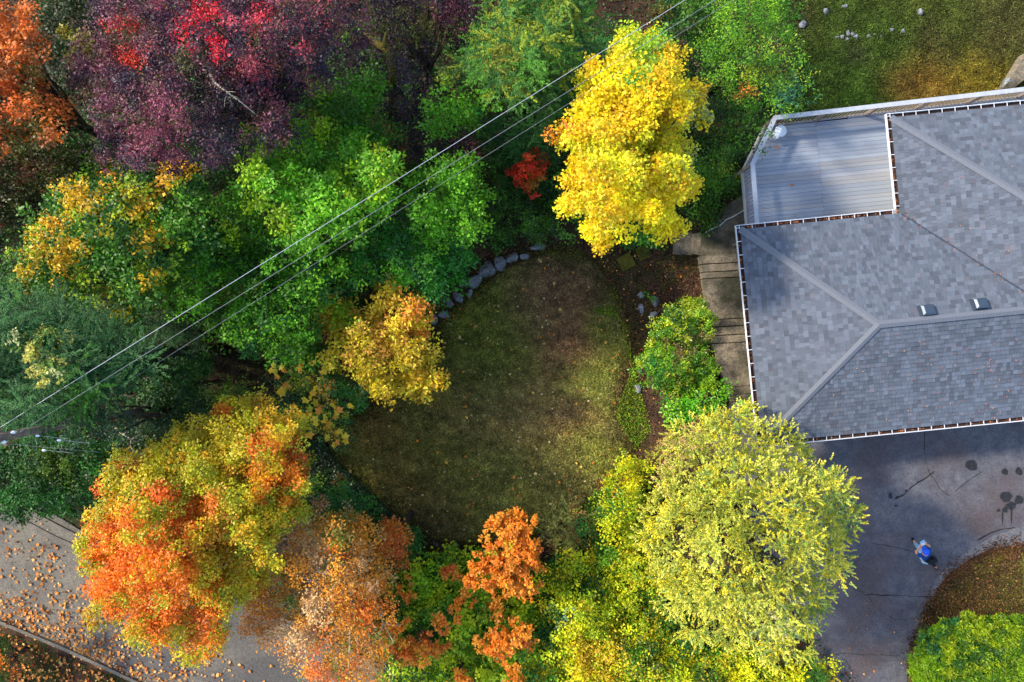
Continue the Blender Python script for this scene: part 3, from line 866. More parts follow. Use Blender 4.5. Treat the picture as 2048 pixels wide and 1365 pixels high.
def tree(name, label, cat, poly, ztop, zedge, pal, blobs=(), style='broad', leaf=(.10, .07), sp=.52, nspray=9, nleaf=18, seed=1, group=None,
         layers=((0, 1.0, 1.0), (.9, .8, .7)), puff=.42, trunk=True, bark='bark', lmat='leaf', limbs=.35, trunk_px=None, sprw=.26, jit=.9, zn=.8, base_z=None, flat=.75, edge_shrink=8, bare=0, dens=1.0, clus=.3, rough=14, spread=.65):
    r = np.random.default_rng(seed)
    rough = min(rough, .07 * math.sqrt(abs(sum(poly[i][0] * poly[(i + 1) % len(poly)][1] - poly[(i + 1) % len(poly)][0] * poly[i][1] for i in range(len(poly))) / 2)))
    if style != 'conifer': zedge = zedge + .3 * (ztop - zedge)
    zm = (ztop + zedge) / 2
    ppm = F / (HC - zm)
    xs = [min(p[0] for p in poly) - rough, max(p[0] for p in poly) + rough]; ys = [min(p[1] for p in poly) - rough, max(p[1] for p in poly) + rough]
    CP = []
    top_n = 0
    for li, (dz, shrink, dk) in enumerate(layers):
        step = sp * ppm / (.9 if li else 1)
        gx, gy = np.meshgrid(np.arange(min(xs), max(xs) + step, step), np.arange(min(ys), max(ys) + step, step * .87))
        gx = gx + (np.arange(gx.shape[0]) % 2)[:, None] * step * .5
        gx = gx.ravel() + r.uniform(-.5, .5, gx.size) * step * jit; gy = gy.ravel() + r.uniform(-.5, .5, gy.size) * step * jit
        d = pdist(gx, gy, poly)
        ins = inside(gx, gy, poly); sdist = np.where(ins, d, -d)
        k = sdist > edge_shrink + rough * 2.2 * (noise(gx / 22., gy / 22., 1.3, seed + 31) - .52) + r.uniform(-.5, .5, d.shape) * edge_shrink + (0 if li == 0 else 6)
        d = np.maximum(sdist, 0)
        gx = gx[k]; gy = gy[k]; d = d[k]
        if not len(gx): continue
        dm = max(d.max(), 1)
        t = np.clip(d / dm, 0, 1)
        z = zedge + (ztop - zedge) * np.sqrt(1 - (1 - t) ** 2) + r.normal(0, zn * .5, len(gx)) + zn * 1.2 * (noise(gx / 60., gy / 60., 1.5, seed) - .5) - dz
        X = (gx - 1024) * (HC - z) / F; Y = (682.5 - gy) * (HC - z) / F
        CP.append(np.stack([X, Y, z, gx, gy, np.full(len(gx), li)], -1))
        if li == 0: top_n = len(gx)
    Cc = np.concatenate(CP)
    cen = Cc[:top_n, :2].mean(0)
    if trunk_px: cen = np.array(W(trunk_px[0], trunk_px[1], zm))
    g0 = gz(cen[0], cen[1]) if base_z is None else base_z
    Cc[:, 2] = np.maximum(Cc[:, 2], ground_z(Cc[:, 0], Cc[:, 1]) + .25)
    root = tag(empty(name, (cen[0], cen[1], g0)), label, cat, group)
    off = np.array([cen[0], cen[1], g0])
    # sprays
    nC = len(Cc)
    if bare: pass
    ns = nspray
    ci = np.repeat(np.arange(nC), ns)
    dirs = r.normal(0, 1, (nC * ns, 3)); dirs[:, 2] = np.abs(dirs[:, 2]) * .9 - .15; dirs = nrm(dirs)
    csz = r.uniform(.6, 1.45, nC)[ci]
    radial = nrm(np.stack([Cc[:, 0] - cen[0], Cc[:, 1] - cen[1], np.zeros(nC)], -1) + 1e-3)[ci]
    if style == 'conifer':
        # fingers: elongated sprays pointing outwards and a little down
        side = np.stack([-radial[:, 1], radial[:, 0], np.zeros(len(ci))], -1)
        ang = r.normal(0, spread, len(ci))[:, None]
        fd = nrm(radial * np.cos(ang) + side * np.sin(ang) + np.array([0, 0, .05]) + np.array([0, 0, 1.]) * r.normal(0, .35, (len(ci), 1)))
        S = Cc[ci, :3] + fd * (puff * csz * r.uniform(.2, 1.0, len(ci)))[:, None] + np.array([0, 0, 1.]) * r.normal(0, .07, len(ci))[:, None] + side * (r.normal(0, puff * .4, len(ci)))[:, None]
    else:
        S = Cc[ci, :3] + dirs * np.array([1, 1, flat]) * (puff * csz * r.uniform(.45, 1.0, len(ci)))[:, None]
        fd = dirs
    if bare: pass
    spx = 1024 + S[:, 0] * F / (HC - S[:, 2]); spy = 682.5 - S[:, 1] * F / (HC - S[:, 2])
    u = noise(spx / 40., spy / 40., 1.1, seed + 5) * (.85 - clus) + r.random(nC)[ci] * clus + r.random(len(S)) * .15
    u = np.clip((u - .2) / .6, 0, .999)
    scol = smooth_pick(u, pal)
    for (bx, by, br, bc, *st) in blobs:
        st = st[0] if st else 1.0
        wob = 1 + 1.1 * (noise(spx / 14., spy / 14., 1.2, seed + 9) - .5) * 2 * .8; wob = np.maximum(wob, .2)
        pr = st * np.exp(-(((spx - bx) ** 2 + (spy - by) ** 2) / (br * br * wob * wob)) ** 1.6)
        k = r.random(len(S)) < pr
        scol[k] = lin(bc) * r.uniform(.85, 1.12, (k.sum(), 1))
    scol = scol * r.uniform(.85, 1.15, (len(S), 1)) * r.uniform(.8, 1.22, nC)[ci][:, None]
    # leaves
    nl = max(3, int(nleaf * dens))
    li = np.repeat(np.arange(len(S)), nl)
    n = len(li)
    if style == 'conifer':
        t = r.random(n) ** .8
        fdl = fd[li]
        P_ = S[li] + fdl * ((t - .5) * sprw * 2)[:, None]
        sd_ = nrm(r.normal(0, 1, (n, 3)) + np.array([0, 0, .5]))
        taper = (1.05 - t)[:, None]
        P_ = P_ + sd_ * .05 * taper * r.uniform(.3, 1, (n, 1))
        D = nrm(fdl * .75 + sd_ * .8); N = nrm(np.array([0, 0, 1.]) + r.normal(0, .5, (n, 3)))
    elif style == 'feather':
        t = r.random(n)
        side = nrm(np.cross(fd[li], np.array([0, 0, 1.])) + 1e-3)
        sg = np.where(r.random(n) < .5, 1, -1)[:, None]
        fdl = nrm(fd[li] * np.array([1, 1, .35]))
        P_ = S[li] + fdl * ((t - .3) * sprw * 2.4)[:, None] + side * sg * ((1.05 - t) * .07 * r.uniform(.2, 1, n))[:, None]
        D = nrm(fdl + side * sg * .8 + r.normal(0, .15, (n, 3))); N = nrm(np.array([0, 0, 1.]) + r.normal(0, .4, (n, 3)))
    else:
        o = r.normal(0, 1, (n, 3)); o = nrm(o) * (r.random((n, 1)) ** .5)
        P_ = S[li] + o * np.array([sprw, sprw, sprw * .6])
        D = nrm(o * .6 + fd[li] * .5 + r.normal(0, .5, (n, 3)) + np.array([0, 0, -.25]))
        N = nrm(np.array([0, 0, 1.0]) + fd[li] * .45 + r.normal(0, .42, (n, 3)))
    L = leaf[0] * r.uniform(.5, 1.45, n); Wd = leaf[1] * r.uniform(.55, 1.35, n)
    col = scol[li] * r.uniform(.72, 1.28, (n, 1)) * (1 + r.normal(0, .05, (n, 3)))
    if style == 'conifer':
        tt = np.clip(t, 0, 1)[:, None] ** 1.2
        col = col * tt + lin((164, 176, 62)) * r.uniform(.75, 1.25, (n, 1)) * (1 - tt)
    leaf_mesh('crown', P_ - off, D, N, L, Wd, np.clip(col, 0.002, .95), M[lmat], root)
    # wood
    ph = max(.4, ztop - .8 - g0)
    if trunk:
        m = MB(); rr = .035 + .018 * ph
        pts = [(0, 0, -.15), (r.normal(0, .05), r.normal(0, .05), ph * .3), (r.normal(0, .12), r.normal(0, .12), ph * .6), (r.normal(0, .15), r.normal(0, .15), ph * .95)]
        m.tube(pts, [rr * 1.35, rr, rr * .7, rr * .25], 9)
        m.build('trunk', M[bark], root, True)
        lb = MB(); idx = np.where(r.random(nC) < limbs)[0][:160]
        for j in idx:
            e_ = Vector(Cc[j, :3] - off)
            hh = min(max(e_.z * .55 - .2, ph * .15), ph * .85); k = hh / (ph * .95)
            st = Vector(pts[1]).lerp(Vector(pts[3]), max(0, (k - .3) / .7)) if k > .3 else Vector((0, 0, hh)); st.z = hh
            md = st.lerp(e_, .55) + Vector((r.normal(0, .12), r.normal(0, .12), .12))
            lb.tube([st, md, e_ + Vector((0, 0, .3 if bare else 0))], [rr * .35, rr * .2, .008], 5, False)
            if bare:
                for _b in range(bare):
                    a_ = md.lerp(e_, r.uniform(0, .8)); q_ = a_ + Vector((r.normal(0, .35), r.normal(0, .35), r.uniform(.4, 1.0)))
                    lb.tube([a_, a_.lerp(q_, .5) + Vector((r.normal(0, .04), r.normal(0, .04), .03)), q_, q_ + Vector((r.normal(0, .15), r.normal(0, .15), r.normal(0, .05)))], [.018, .013, .009, .004], 4, False)
        if len(idx): lb.build('limbs', M[bark], root, True)
    tree.count += n
    return root
tree.count = 0

G = lambda *a: a
GR = (58, 126, 18); GD = (36, 88, 16); GL = (112, 160, 24); GB = (80, 148, 24)
# --- left column and top
tree('maple_tree', 'orange maple cut off by the upper left picture edge', 'tree', [(-160, -60), (40, 5), (72, 25), (75, 110), (112, 105), (95, 150), (90, 195), (140, 215), (178, 232), (150, 262), (108, 292), (0, 305), (-160, 300)], 5.5, 3.2,
     [((205, 100, 28), 4), ((160, 88, 28), 3), ((225, 120, 40), 2), ((110, 92, 24), 2)], [(30, 60, 50, (225, 118, 40)), (30, 250, 60, (92, 84, 24), .7), (20, 205, 40, (230, 112, 36))], seed=21)
tree('maple_tree', 'dark olive maple below the orange maple at the left edge', 'tree', [(-160, 290), (60, 285), (180, 270), (190, 320), (240, 350), (200, 380), (90, 390), (60, 440), (20, 520), (-160, 520)], 3, 1,
     [((52, 64, 18), 4), ((34, 56, 18), 4), ((96, 62, 24), 1)], [(40, 340, 36, (110, 66, 26), .6), (3, 455, 14, (150, 78, 60)), (6, 545, 12, (130, 80, 60))], seed=22)
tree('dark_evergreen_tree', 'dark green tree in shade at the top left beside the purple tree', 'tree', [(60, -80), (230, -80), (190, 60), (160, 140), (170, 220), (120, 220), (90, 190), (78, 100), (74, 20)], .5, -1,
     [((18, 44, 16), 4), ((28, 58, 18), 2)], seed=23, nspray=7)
tree('young_maple_tree', 'small olive yellow maple branch at the left side of the purple tree', 'tree', [(128, 75), (150, 55), (180, 70), (195, 90), (180, 150), (160, 165), (140, 120)], 3.4, 2.6, [((120, 122, 30), 3), ((90, 100, 24), 2)], seed=24, sp=.4, nspray=5, layers=((0, 1, 1),), puff=.3)
PURP = [((72, 42, 60), 5), ((48, 32, 50), 4), ((112, 56, 70), 4), ((84, 56, 32), 2), ((132, 72, 90), 3)]
tree('purple_maple_tree', 'large purple leaved maple with bright red patches at the top left', 'tree', [(190, -90), (720, -90), (740, 60), (700, 160), (612, 190), (600, 240), (560, 290), (490, 312), (440, 342), (380, 350), (300, 352), (225, 335), (195, 300), (180, 250), (192, 180), (150, 150), (145, 112), (182, 60)], 6.2, 3.0,
     PURP, [(405, 25, 34, (236, 28, 52)), (425, 95, 24, (232, 24, 50)), (362, 85, 20, (224, 40, 60)), (248, 55, 30, (196, 60, 50), .8), (256, 112, 24, (214, 62, 40), .8), (515, 50, 36, (180, 66, 84), .6), (500, 140, 30, (176, 70, 80), .7), (530, 20, 24, (226, 50, 70), .8), (330, 240, 34, (160, 80, 100), .7), (280, 280, 36, (130, 60, 76), .7), (210, 200, 40, (110, 54, 72), .7), (610, 90, 24, (160, 46, 66), .8), (640, 20, 30, (150, 50, 66), .5), (400, 150, 50, (50, 46, 30), .6), (480, 250, 70, (40, 34, 44), .8), (370, 110, 30, (70, 70, 30), .5), (610, 150, 60, (42, 34, 52), .7), (650, 40, 60, (44, 34, 48), .6)],
     seed=25, leaf=(.075, .045), nspray=11, nleaf=26, sp=.55, bare=0, puff=.45, clus=.5, zn=1.3)
tree('purple_maple_tree', 'dark plum coloured tree behind the centre greens at the top', 'tree', [(720, -90), (990, -90), (968, 40), (925, 72), (880, 90), (870, 150), (850, 215), (860, 270), (950, 240), (960, 310), (905, 345), (820, 330), (790, 250), (740, 190), (700, 160), (742, 60)], 2.4, .6,
     [((40, 28, 40), 4), ((52, 38, 46), 3), ((44, 40, 22), 1.5), ((70, 46, 58), 1.5)], [(905, 35, 42, (104, 44, 66), .9), (820, 60, 40, (84, 88, 20), .5), (800, 160, 40, (60, 48, 60), .6), (930, 310, 24, (120, 66, 58), .8)], seed=26, leaf=(.085, .05))
m = MB(); m.tube([W3(728, 62, 2.2), W3(750, 86, 2.6), W3(776, 100, 2.8), W3(786, 140, 2.9), W3(784, 165, 2.0), W3(780, 240, -3.2)], [.05, .10, .14, .12, .12, .14], 10)
m.tube([W3(776, 100, 2.8), W3(768, 84, 3.0), W3(772, 66, 2.8)], [.1, .06, .03], 8)
tag(m.build('mossy_tree_trunk', M['moss_bark'], None, True), 'bare mossy yellow brown trunk bending between plum tree and green tree', 'tree trunk')
CED = [((62, 118, 44), 4), ((44, 92, 44), 3), ((104, 130, 38), 2), ((78, 130, 66), 2)]
tree('cedar_tree', 'feathery cedar with drooping sprays at the top centre', 'tree', [(945, -90), (1200, -90), (1180, 30), (1165, 90), (1140, 150), (1100, 200), (1050, 235), (1000, 200), (960, 165), (900, 130), (905, 90), (950, 70), (975, 20)], 5, 1.8,
     CED, [(1000, 110, 30, (120, 120, 30), .5)], style='feather', lmat='needle', leaf=(.09, .03), nspray=13, nleaf=30, sp=.42, seed=27, sprw=.2, flat=.5)
tree('cedar_tree', 'darker cedar partly behind the yellow tree and the wires', 'tree', [(1120, 60), (1210, 80), (1200, 150), (1160, 220), (1110, 300), (1080, 340), (1010, 300), (960, 290), (950, 240), (1060, 235), (1110, 180)], 1.4, -.6,
     [((26, 74, 34), 4), ((36, 92, 40), 3), ((20, 60, 40), 2)], style='feather', lmat='needle', leaf=(.09, .03), nspray=11, nleaf=26, sp=.45, seed=28, sprw=.2)
tree('mixed_shrub', 'green and rust tinted shrub at the top between the wires', 'shrub', [(1300, -60), (1440, -60), (1430, 40), (1400, 110), (1350, 60), (1310, 60)], 1.5, -.5, [((50, 96, 28), 3), ((30, 76, 30), 3), ((96, 90, 28), 1)], seed=29, trunk=False)
# --- centre greens
tree('ash_tree', 'green tree just below the mossy trunk', 'tree', [(590, 195), (640, 165), (712, 150), (726, 112), (760, 118), (780, 180), (765, 230), (800, 290), (740, 335), (640, 330), (590, 280)], 3.0, 1.0, [(GR, 4), (GD, 2), (GL, 1.5)], seed=31)
tree('ash_tree', 'large bright green tree in the middle of the upper woods', 'tree', [(488, 260), (560, 292), (600, 240), (660, 320), (720, 270), (800, 310), (800, 360), (780, 420), (720, 480), (640, 505), (560, 475), (540, 430), (470, 385), (460, 330), (500, 300)], 4.8, 2.2,
     [(GB, 5), (GR, 3), (GL, 3), ((120, 170, 40), 1)], [(730, 340, 40, (104, 160, 34), .6), (740, 290, 20, (160, 160, 30), .4), (500, 280, 24, (140, 180, 30), .7), (700, 300, 30, (96, 160, 40), .6)], seed=32, leaf=(.12, .07))
tree('ash_tree', 'green branch spreading right of the mossy trunk', 'tree', [(800, 250), (840, 210), (900, 185), (985, 190), (990, 215), (960, 235), (880, 275), (820, 275)], 3.6, 2.2, [(GR, 4), (GB, 3), ((26, 96, 44), 2)], [(880, 140, 24, (110, 130, 30), .6)], seed=33)
tree('sapling', 'thin yellow green maple twig above the green branch', 'tree', [(865, 130), (890, 110), (910, 160), (905, 190), (875, 180)], 3.3, 2.8, [((120, 136, 36), 2), ((80, 120, 36), 2)], seed=34, sp=.35, nspray=4, layers=((0, 1, 1),), puff=.25)
tree('ash_tree', 'green tree under the middle wires right of the bright one', 'tree', [(840, 350), (880, 300), (910, 280), (950, 330), (975, 390), (990, 440), (960, 480), (880, 490), (800, 440), (800, 400)], 3.6, 1.2, [(GR, 4), (GB, 3), (GD, 1.5)], [(870, 330, 30, (104, 150, 36), .5)], seed=35)
tree('laurel_tree', 'green tree leaning over the upper boulders by the lawn', 'tree', [(700, 480), (760, 440), (820, 440), (880, 480), (955, 480), (962, 515), (940, 550), (905, 590), (870, 610), (820, 590), (760, 560), (690, 560)], 1.6, -.6, [((36, 120, 26), 4), ((24, 88, 30), 2), ((70, 150, 34), 2)], [(845, 515, 26, (110, 180, 40), .7)], seed=36, leaf=(.11, .065), lmat='glossy_leaf')
tree('ash_tree', 'wide mid green tree left of the small yellow maple', 'tree', [(420, 490), (470, 440), (560, 470), (640, 500), (700, 480), (740, 560), (680, 590), (640, 620), (650, 690), (610, 740), (540, 730), (440, 700), (410, 600)], 3.0, .8, [(GR, 5), (GD, 3), (GB, 3), ((30, 92, 44), 2)], [(460, 590, 26, (150, 170, 30), .5), (560, 430, 30, (90, 150, 34), .4), (470, 480, 30, (120, 160, 36), .4)], seed=37)
tree('ash_tree', 'green tree between the yellow tipped tree and the wires', 'tree', [(380, 370), (470, 380), (545, 430), (560, 475), (430, 520), (430, 640), (350, 650), (320, 560), (380, 480)], 3.6, 1.4, [(GR, 4), (GB, 2), (GD, 3), (GL, 1)], [(500, 450, 30, (110, 156, 30), .6)], seed=38)
tree('locust_tree', 'wide green tree tipped with golden yellow patches on the left', 'tree', [(10, 520), (50, 450), (95, 385), (180, 335), (260, 318), (330, 330), (390, 318), (396, 345), (440, 420), (430, 500), (345, 550), (325, 600), (268, 668), (180, 600), (90, 600), (5, 580)], 5, 2.2,
     [((54, 110, 26), 4), ((36, 88, 26), 4), ((110, 150, 28), 2), ((44, 100, 44), 1.5)],
     [(x, y, r_, c, .92) for x, y, r_, c in [(150, 392, 30, (236, 190, 30)), (185, 400, 24, (240, 190, 40)), (100, 452, 26, (236, 180, 34)), (120, 490, 30, (236, 186, 40)), (70, 500, 28, (220, 176, 34)), (150, 500, 28, (240, 190, 36)), (50, 545, 24, (200, 170, 30)), (130, 535, 24, (220, 180, 30)), (225, 345, 18, (232, 170, 36)), (250, 390, 22, (200, 186, 30)), (345, 345, 26, (236, 176, 34)), (375, 328, 16, (240, 180, 40)), (300, 395, 26, (200, 196, 30)), (275, 425, 20, (226, 180, 30)), (310, 400, 14, (228, 190, 40)), (300, 475, 24, (226, 176, 36)), (210, 460, 18, (210, 180, 30)), (305, 565, 16, (230, 186, 30)), (245, 620, 16, (216, 190, 40)), (205, 590, 20, (190, 180, 40)), (330, 470, 14, (210, 170, 40)), (235, 430, 18, (180, 180, 30)), (340, 440, 30, (96, 150, 30)), (265, 660, 8, (220, 180, 40))]],
     seed=39, leaf=(.11, .075))
TE = [((26, 76, 44), 4), ((44, 94, 58), 3), ((18, 60, 34), 3), ((46, 104, 36), 1.5)]
tree('cypress_tree', 'feathery blue green conifer on the left under the wires', 'tree', [(-120, 585), (40, 590), (130, 600), (220, 630), (280, 680), (305, 720), (280, 760), (230, 800), (180, 840), (90, 850), (60, 862), (-120, 868)], 6.6, 4.4,
     TE, style='feather', lmat='needle', leaf=(.10, .022), nspray=13, nleaf=34, sp=.42, seed=41, sprw=.30, puff=.5, flat=.5)
tree('flowering_shrub', 'shrub with creamy green flower heads in front of the feathery conifer', 'shrub', [(20, 700), (40, 660), (75, 650), (130, 670), (155, 720), (150, 760), (115, 785), (60, 760)], 7.2, 6.6, [((150, 160, 90), 4), ((74, 112, 44), 4), ((196, 196, 130), 2)], seed=42, sp=.34, nspray=8, nleaf=12, leaf=(.07, .055), puff=.25, sprw=.11)
tree('cypress_tree', 'dark teal conifer right of the feathery one', 'tree', [(150, 600), (330, 620), (420, 660), (400, 720), (300, 740), (290, 690), (220, 640)], 1.2, -.6, [((26, 66, 40), 4), ((36, 84, 54), 2)], style='feather', lmat='needle', leaf=(.09, .025), nspray=9, nleaf=22, sp=.48, seed=43, sprw=.22)
tree('holly_shrub', 'dense dark teal shrub at the foot of the utility pole', 'shrub', [(130, 830), (200, 790), (250, 810), (300, 850), (250, 880), (150, 880)], 5.0, 3.6, [((30, 66, 50), 4), ((46, 86, 64), 2), ((22, 50, 36), 2)], seed=44, leaf=(.06, .045), nleaf=22, lmat='glossy_leaf')
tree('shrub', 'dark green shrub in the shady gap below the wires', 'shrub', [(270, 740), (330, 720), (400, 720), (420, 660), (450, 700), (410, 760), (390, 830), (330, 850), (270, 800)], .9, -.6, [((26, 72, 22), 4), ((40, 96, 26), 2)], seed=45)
tree('shrub', 'light olive shrub directly above the orange maple', 'shrub', [(395, 810), (408, 770), (430, 755), (500, 775), (490, 820), (440, 835)], 1.6, .4, [((80, 116, 32), 3), ((52, 96, 34), 2)], seed=46, leaf=(.07, .045))
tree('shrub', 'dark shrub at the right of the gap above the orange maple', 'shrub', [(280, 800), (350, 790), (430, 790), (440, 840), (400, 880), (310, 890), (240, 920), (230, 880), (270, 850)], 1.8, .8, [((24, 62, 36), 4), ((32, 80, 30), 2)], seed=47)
tree('maple_tree', 'green maple at the left edge above the road', 'tree', [(-120, 885), (100, 855), (190, 885), (255, 905), (240, 950), (205, 1000), (160, 1035), (60, 1035), (0, 1035), (-120, 1010)], .6, -1.4, [((28, 92, 22), 4), ((20, 66, 20), 4), ((60, 96, 24), 1.5)], [(200, 940, 30, (56, 84, 22), .6)], seed=48)
# --- bottom left
tree('maple_tree', 'great round maple turning from olive to bright orange over the road', 'tree', [(165, 1130), (170, 1060), (195, 960), (250, 915), (320, 880), (400, 830), (470, 800), (540, 788), (600, 830), (612, 900), (628, 950), (612, 1000), (605, 1050), (560, 1110), (530, 1170), (470, 1190), (470, 1240), (452, 1318), (415, 1290), (375, 1330), (340, 1280), (300, 1300), (235, 1262), (180, 1212)], 5.6, 1.8,
     [((200, 180, 26), 5), ((172, 172, 28), 4), ((228, 176, 32), 3), ((136, 150, 30), 2)],
     [(250, 1120, 88, (246, 124, 16), .95), (330, 1180, 70, (242, 128, 20), .9), (240, 1050, 40, (242, 122, 22), .7), (390, 1010, 38, (242, 128, 24), .9), (360, 1060, 50, (226, 120, 24), .7), (560, 960, 46, (226, 128, 24), .85), (520, 880, 30, (216, 120, 24), .7), (590, 900, 26, (190, 80, 22), .8), (437, 832, 14, (246, 120, 30)), (510, 900, 24, (236, 110, 24), .8), (420, 1080, 46, (196, 130, 24), .6), (330, 980, 20, (244, 110, 30), .8), (200, 980, 14, (240, 100, 30), .8), (400, 1260, 40, (236, 124, 24), .9), (270, 930, 20, (150, 90, 26), .7), (480, 1110, 50, (206, 156, 22), .7), (300, 1230, 60, (242, 130, 26), .85), (200, 1180, 40, (244, 126, 24), .85), (420, 1230, 40, (240, 130, 26), .85), (500, 960, 40, (210, 150, 24), .6), (430, 880, 60, (176, 160, 26), .6)],
     seed=51, leaf=(.08, .055), nspray=14, nleaf=32, sp=.5, sprw=.24, rough=10)
TAN_ = [((226, 180, 120), 4), ((206, 150, 74), 3), ((234, 152, 40), 5), ((150, 116, 54), 2), ((90, 116, 44), 2)]
tree('maple_tree', 'thinning tan and orange maple showing pale bare branches', 'tree', [(470, 1240), (500, 1190), (560, 1120), (600, 1060), (640, 1010), (700, 1020), (760, 1080), (790, 1140), (770, 1200), (800, 1300), (770, 1440), (640, 1440), (600, 1330), (560, 1300), (500, 1280)], 4.0, 1.6,
     TAN_, [(650, 1130, 24, (226, 120, 34), .8), (640, 1340, 40, (240, 126, 56), .8), (730, 1220, 34, (222, 120, 30), .8), (540, 1240, 40, (206, 130, 50), .6), (640, 1010, 30, (206, 160, 120), .6)], seed=52, leaf=(.08, .052), nspray=11, nleaf=18, sp=.52, bark='pale_bark', limbs=.35, bare=2, layers=((0, 1, 1), (1.2, .7, .7)))
tree('shrub', 'blue green shrub between the great maple and the dark ivy', 'shrub', [(590, 990), (640, 960), (700, 965), (740, 1000), (760, 1060), (720, 1080), (660, 1050), (600, 1080)], -.3, -1.6, [((34, 92, 48), 4), ((50, 110, 40), 3), ((140, 90, 50), 1)], seed=53)
tree('maple_tree', 'upright brown orange maple at the lower left lawn edge', 'tree', [(768, 1025), (790, 1030), (830, 1075), (815, 1120), (775, 1140), (740, 1110), (745, 1080)], 1.6, .6, [((200, 104, 40), 4), ((214, 126, 36), 3), ((150, 90, 50), 2)], seed=54, leaf=(.08, .055), sp=.4, puff=.32)
tree('shrub', 'mixed green and rust shrub behind the upright maple', 'shrub', [(680, 1050), (740, 1030), (760, 1080), (740, 1140), (800, 1150), (780, 1240), (740, 1300), (690, 1250), (700, 1150)], .4, -1.2, [((60, 108, 34), 4), ((130, 100, 40), 2), ((40, 90, 34), 3)], seed=55)
tree('shrub', 'green shrub with upright shoots next to the dark round boulder', 'shrub', [(760, 1060), (820, 1030), (850, 1060), (850, 1110), (800, 1150), (780, 1110)], -.6, -1.7, [((40, 104, 48), 3), ((66, 126, 36), 2)], seed=56)
VINE = [((106, 158, 28), 5), ((150, 182, 36), 4), ((70, 130, 30), 3), ((40, 96, 34), 2)]
tree('vine_thicket', 'sprawling green vine thicket under the orange tufts at the bottom', 'thicket', [(780, 1150), (840, 1105), (900, 1090), (1000, 1110), (1080, 1150), (1090, 1240), (1090, 1430), (760, 1430), (770, 1250)], .2, -1.2, VINE, [(830, 1340, 30, (60, 90, 34), .5)], seed=57, leaf=(.11, .09), trunk=False)
TUF = [((240, 138, 34), 5), ((232, 152, 44), 3), ((222, 116, 36), 2)]
tufts = [('orange maple reaching up over the lawn bottom edge', [(965, 1035), (990, 1015), (1040, 1022), (1082, 1060), (1082, 1120), (1070, 1170), (1030, 1200), (1000, 1180), (940, 1190), (922, 1155), (960, 1120), (985, 1090)], 2.4, 1.4),
         ('small round orange maple in the middle of the vine thicket', [(868, 1225), (895, 1215), (905, 1245), (885, 1262), (862, 1250)], 1.6, 1.2),
         ('orange brown maple with a brown centre left of the thicket bottom', [(775, 1290), (800, 1275), (850, 1270), (885, 1285), (880, 1315), (840, 1325), (800, 1320), (775, 1310)], 1.6, 1.0),
         ('bright orange maple clump above the right bottom of the thicket', [(940, 1285), (970, 1260), (1000, 1250), (1050, 1240), (1066, 1270), (1050, 1310), (1000, 1320), (960, 1320)], 1.8, 1.2),
         ('orange maple touching the bottom picture edge', [(880, 1370), (900, 1345), (935, 1340), (945, 1400), (890, 1420)], 1.5, 1.0),
         ('rust orange maple sprig left of the upper vines', [(880, 1130), (920, 1125), (925, 1155), (890, 1160)], 1.2, .8),
         ('orange tuft between the vines and the tan maple', [(800, 1165), (830, 1160), (828, 1215), (805, 1215)], 1.2, .8),
         ('orange sprig poking out of the vines left of the thicket centre', [(905, 1200), (930, 1190), (945, 1215), (925, 1235), (905, 1225)], 1.5, 1.1),
         ('tiny orange sprig between the thicket vines and the yellow green shrub', [(1040, 1190), (1062, 1180), (1075, 1205), (1055, 1225)], 1.5, 1.1),
         ('narrow orange tuft at the right below the orange clump', [(1010, 1320), (1040, 1310), (1048, 1380), (1010, 1400)], 1.3, .9),
         ('small orange tuft under the maple reaching over the lawn', [(962, 1210), (1000, 1195), (1010, 1220), (985, 1235)], 1.3, .9),
         ('orange tuft between the tan maple and the brown centred one', [(740, 1230), (790, 1240), (835, 1250), (830, 1275), (780, 1270), (745, 1260)], 1.6, 1.1)]
for i, (lab, pl, a, b) in enumerate(tufts):
    tree('small_maple_tree', lab, 'tree', pl, a, b, TUF if i != 2 else TUF + [((120, 84, 50), 3)], [(1010, 1110, 20, (200, 190, 40), .4)], seed=60 + i, leaf=(.10, .075), sp=.36, nspray=7, nleaf=15, puff=.3, sprw=.13, rough=6, group='small orange maples at the bottom', layers=((0, 1, 1), (.4, .8, .8)), edge_shrink=3, zn=.3)
# --- centre
tree('maple_tree', 'small golden maple overhanging the left side of the lawn', 'tree', [(618, 640), (650, 600), (675, 575), (740, 590), (790, 568), (800, 590), (860, 598), (866, 650), (872, 700), (892, 745), (868, 795), (820, 780), (770, 810), (735, 770), (690, 750), (640, 725), (665, 670), (640, 655)], 1.8, 0,
     [((236, 200, 50), 5), ((216, 184, 50), 3), ((186, 190, 48), 4)], [(830, 620, 36, (236, 150, 54), .7), (845, 660, 24, (236, 140, 50), .8), (700, 640, 30, (150, 190, 36), .8), (680, 720, 26, (196, 196, 50), .7), (780, 730, 70, (186, 166, 26), .6), (750, 680, 40, (206, 150, 60), .6), (850, 760, 30, (216, 170, 30), .6)], seed=71, leaf=(.12, .07), nspray=10, nleaf=15, sp=.48, rough=24, zn=1.1)
tree('laurel_shrub', 'green laurel shrub filling in below the golden maple', 'shrub', [(540, 725), (600, 700), (660, 715), (700, 745), (760, 790), (745, 825), (705, 845), (700, 890), (640, 870), (600, 840), (550, 790)], .7, -.6, [((34, 104, 36), 4), ((60, 130, 34), 2), ((28, 84, 50), 2)], [(735, 790, 20, (130, 150, 50), .5), (650, 860, 34, (226, 186, 50), .6), (600, 750, 40, (180, 180, 40), .55), (640, 790, 30, (220, 170, 50), .5)], seed=72, leaf=(.1, .055), lmat='glossy_leaf')
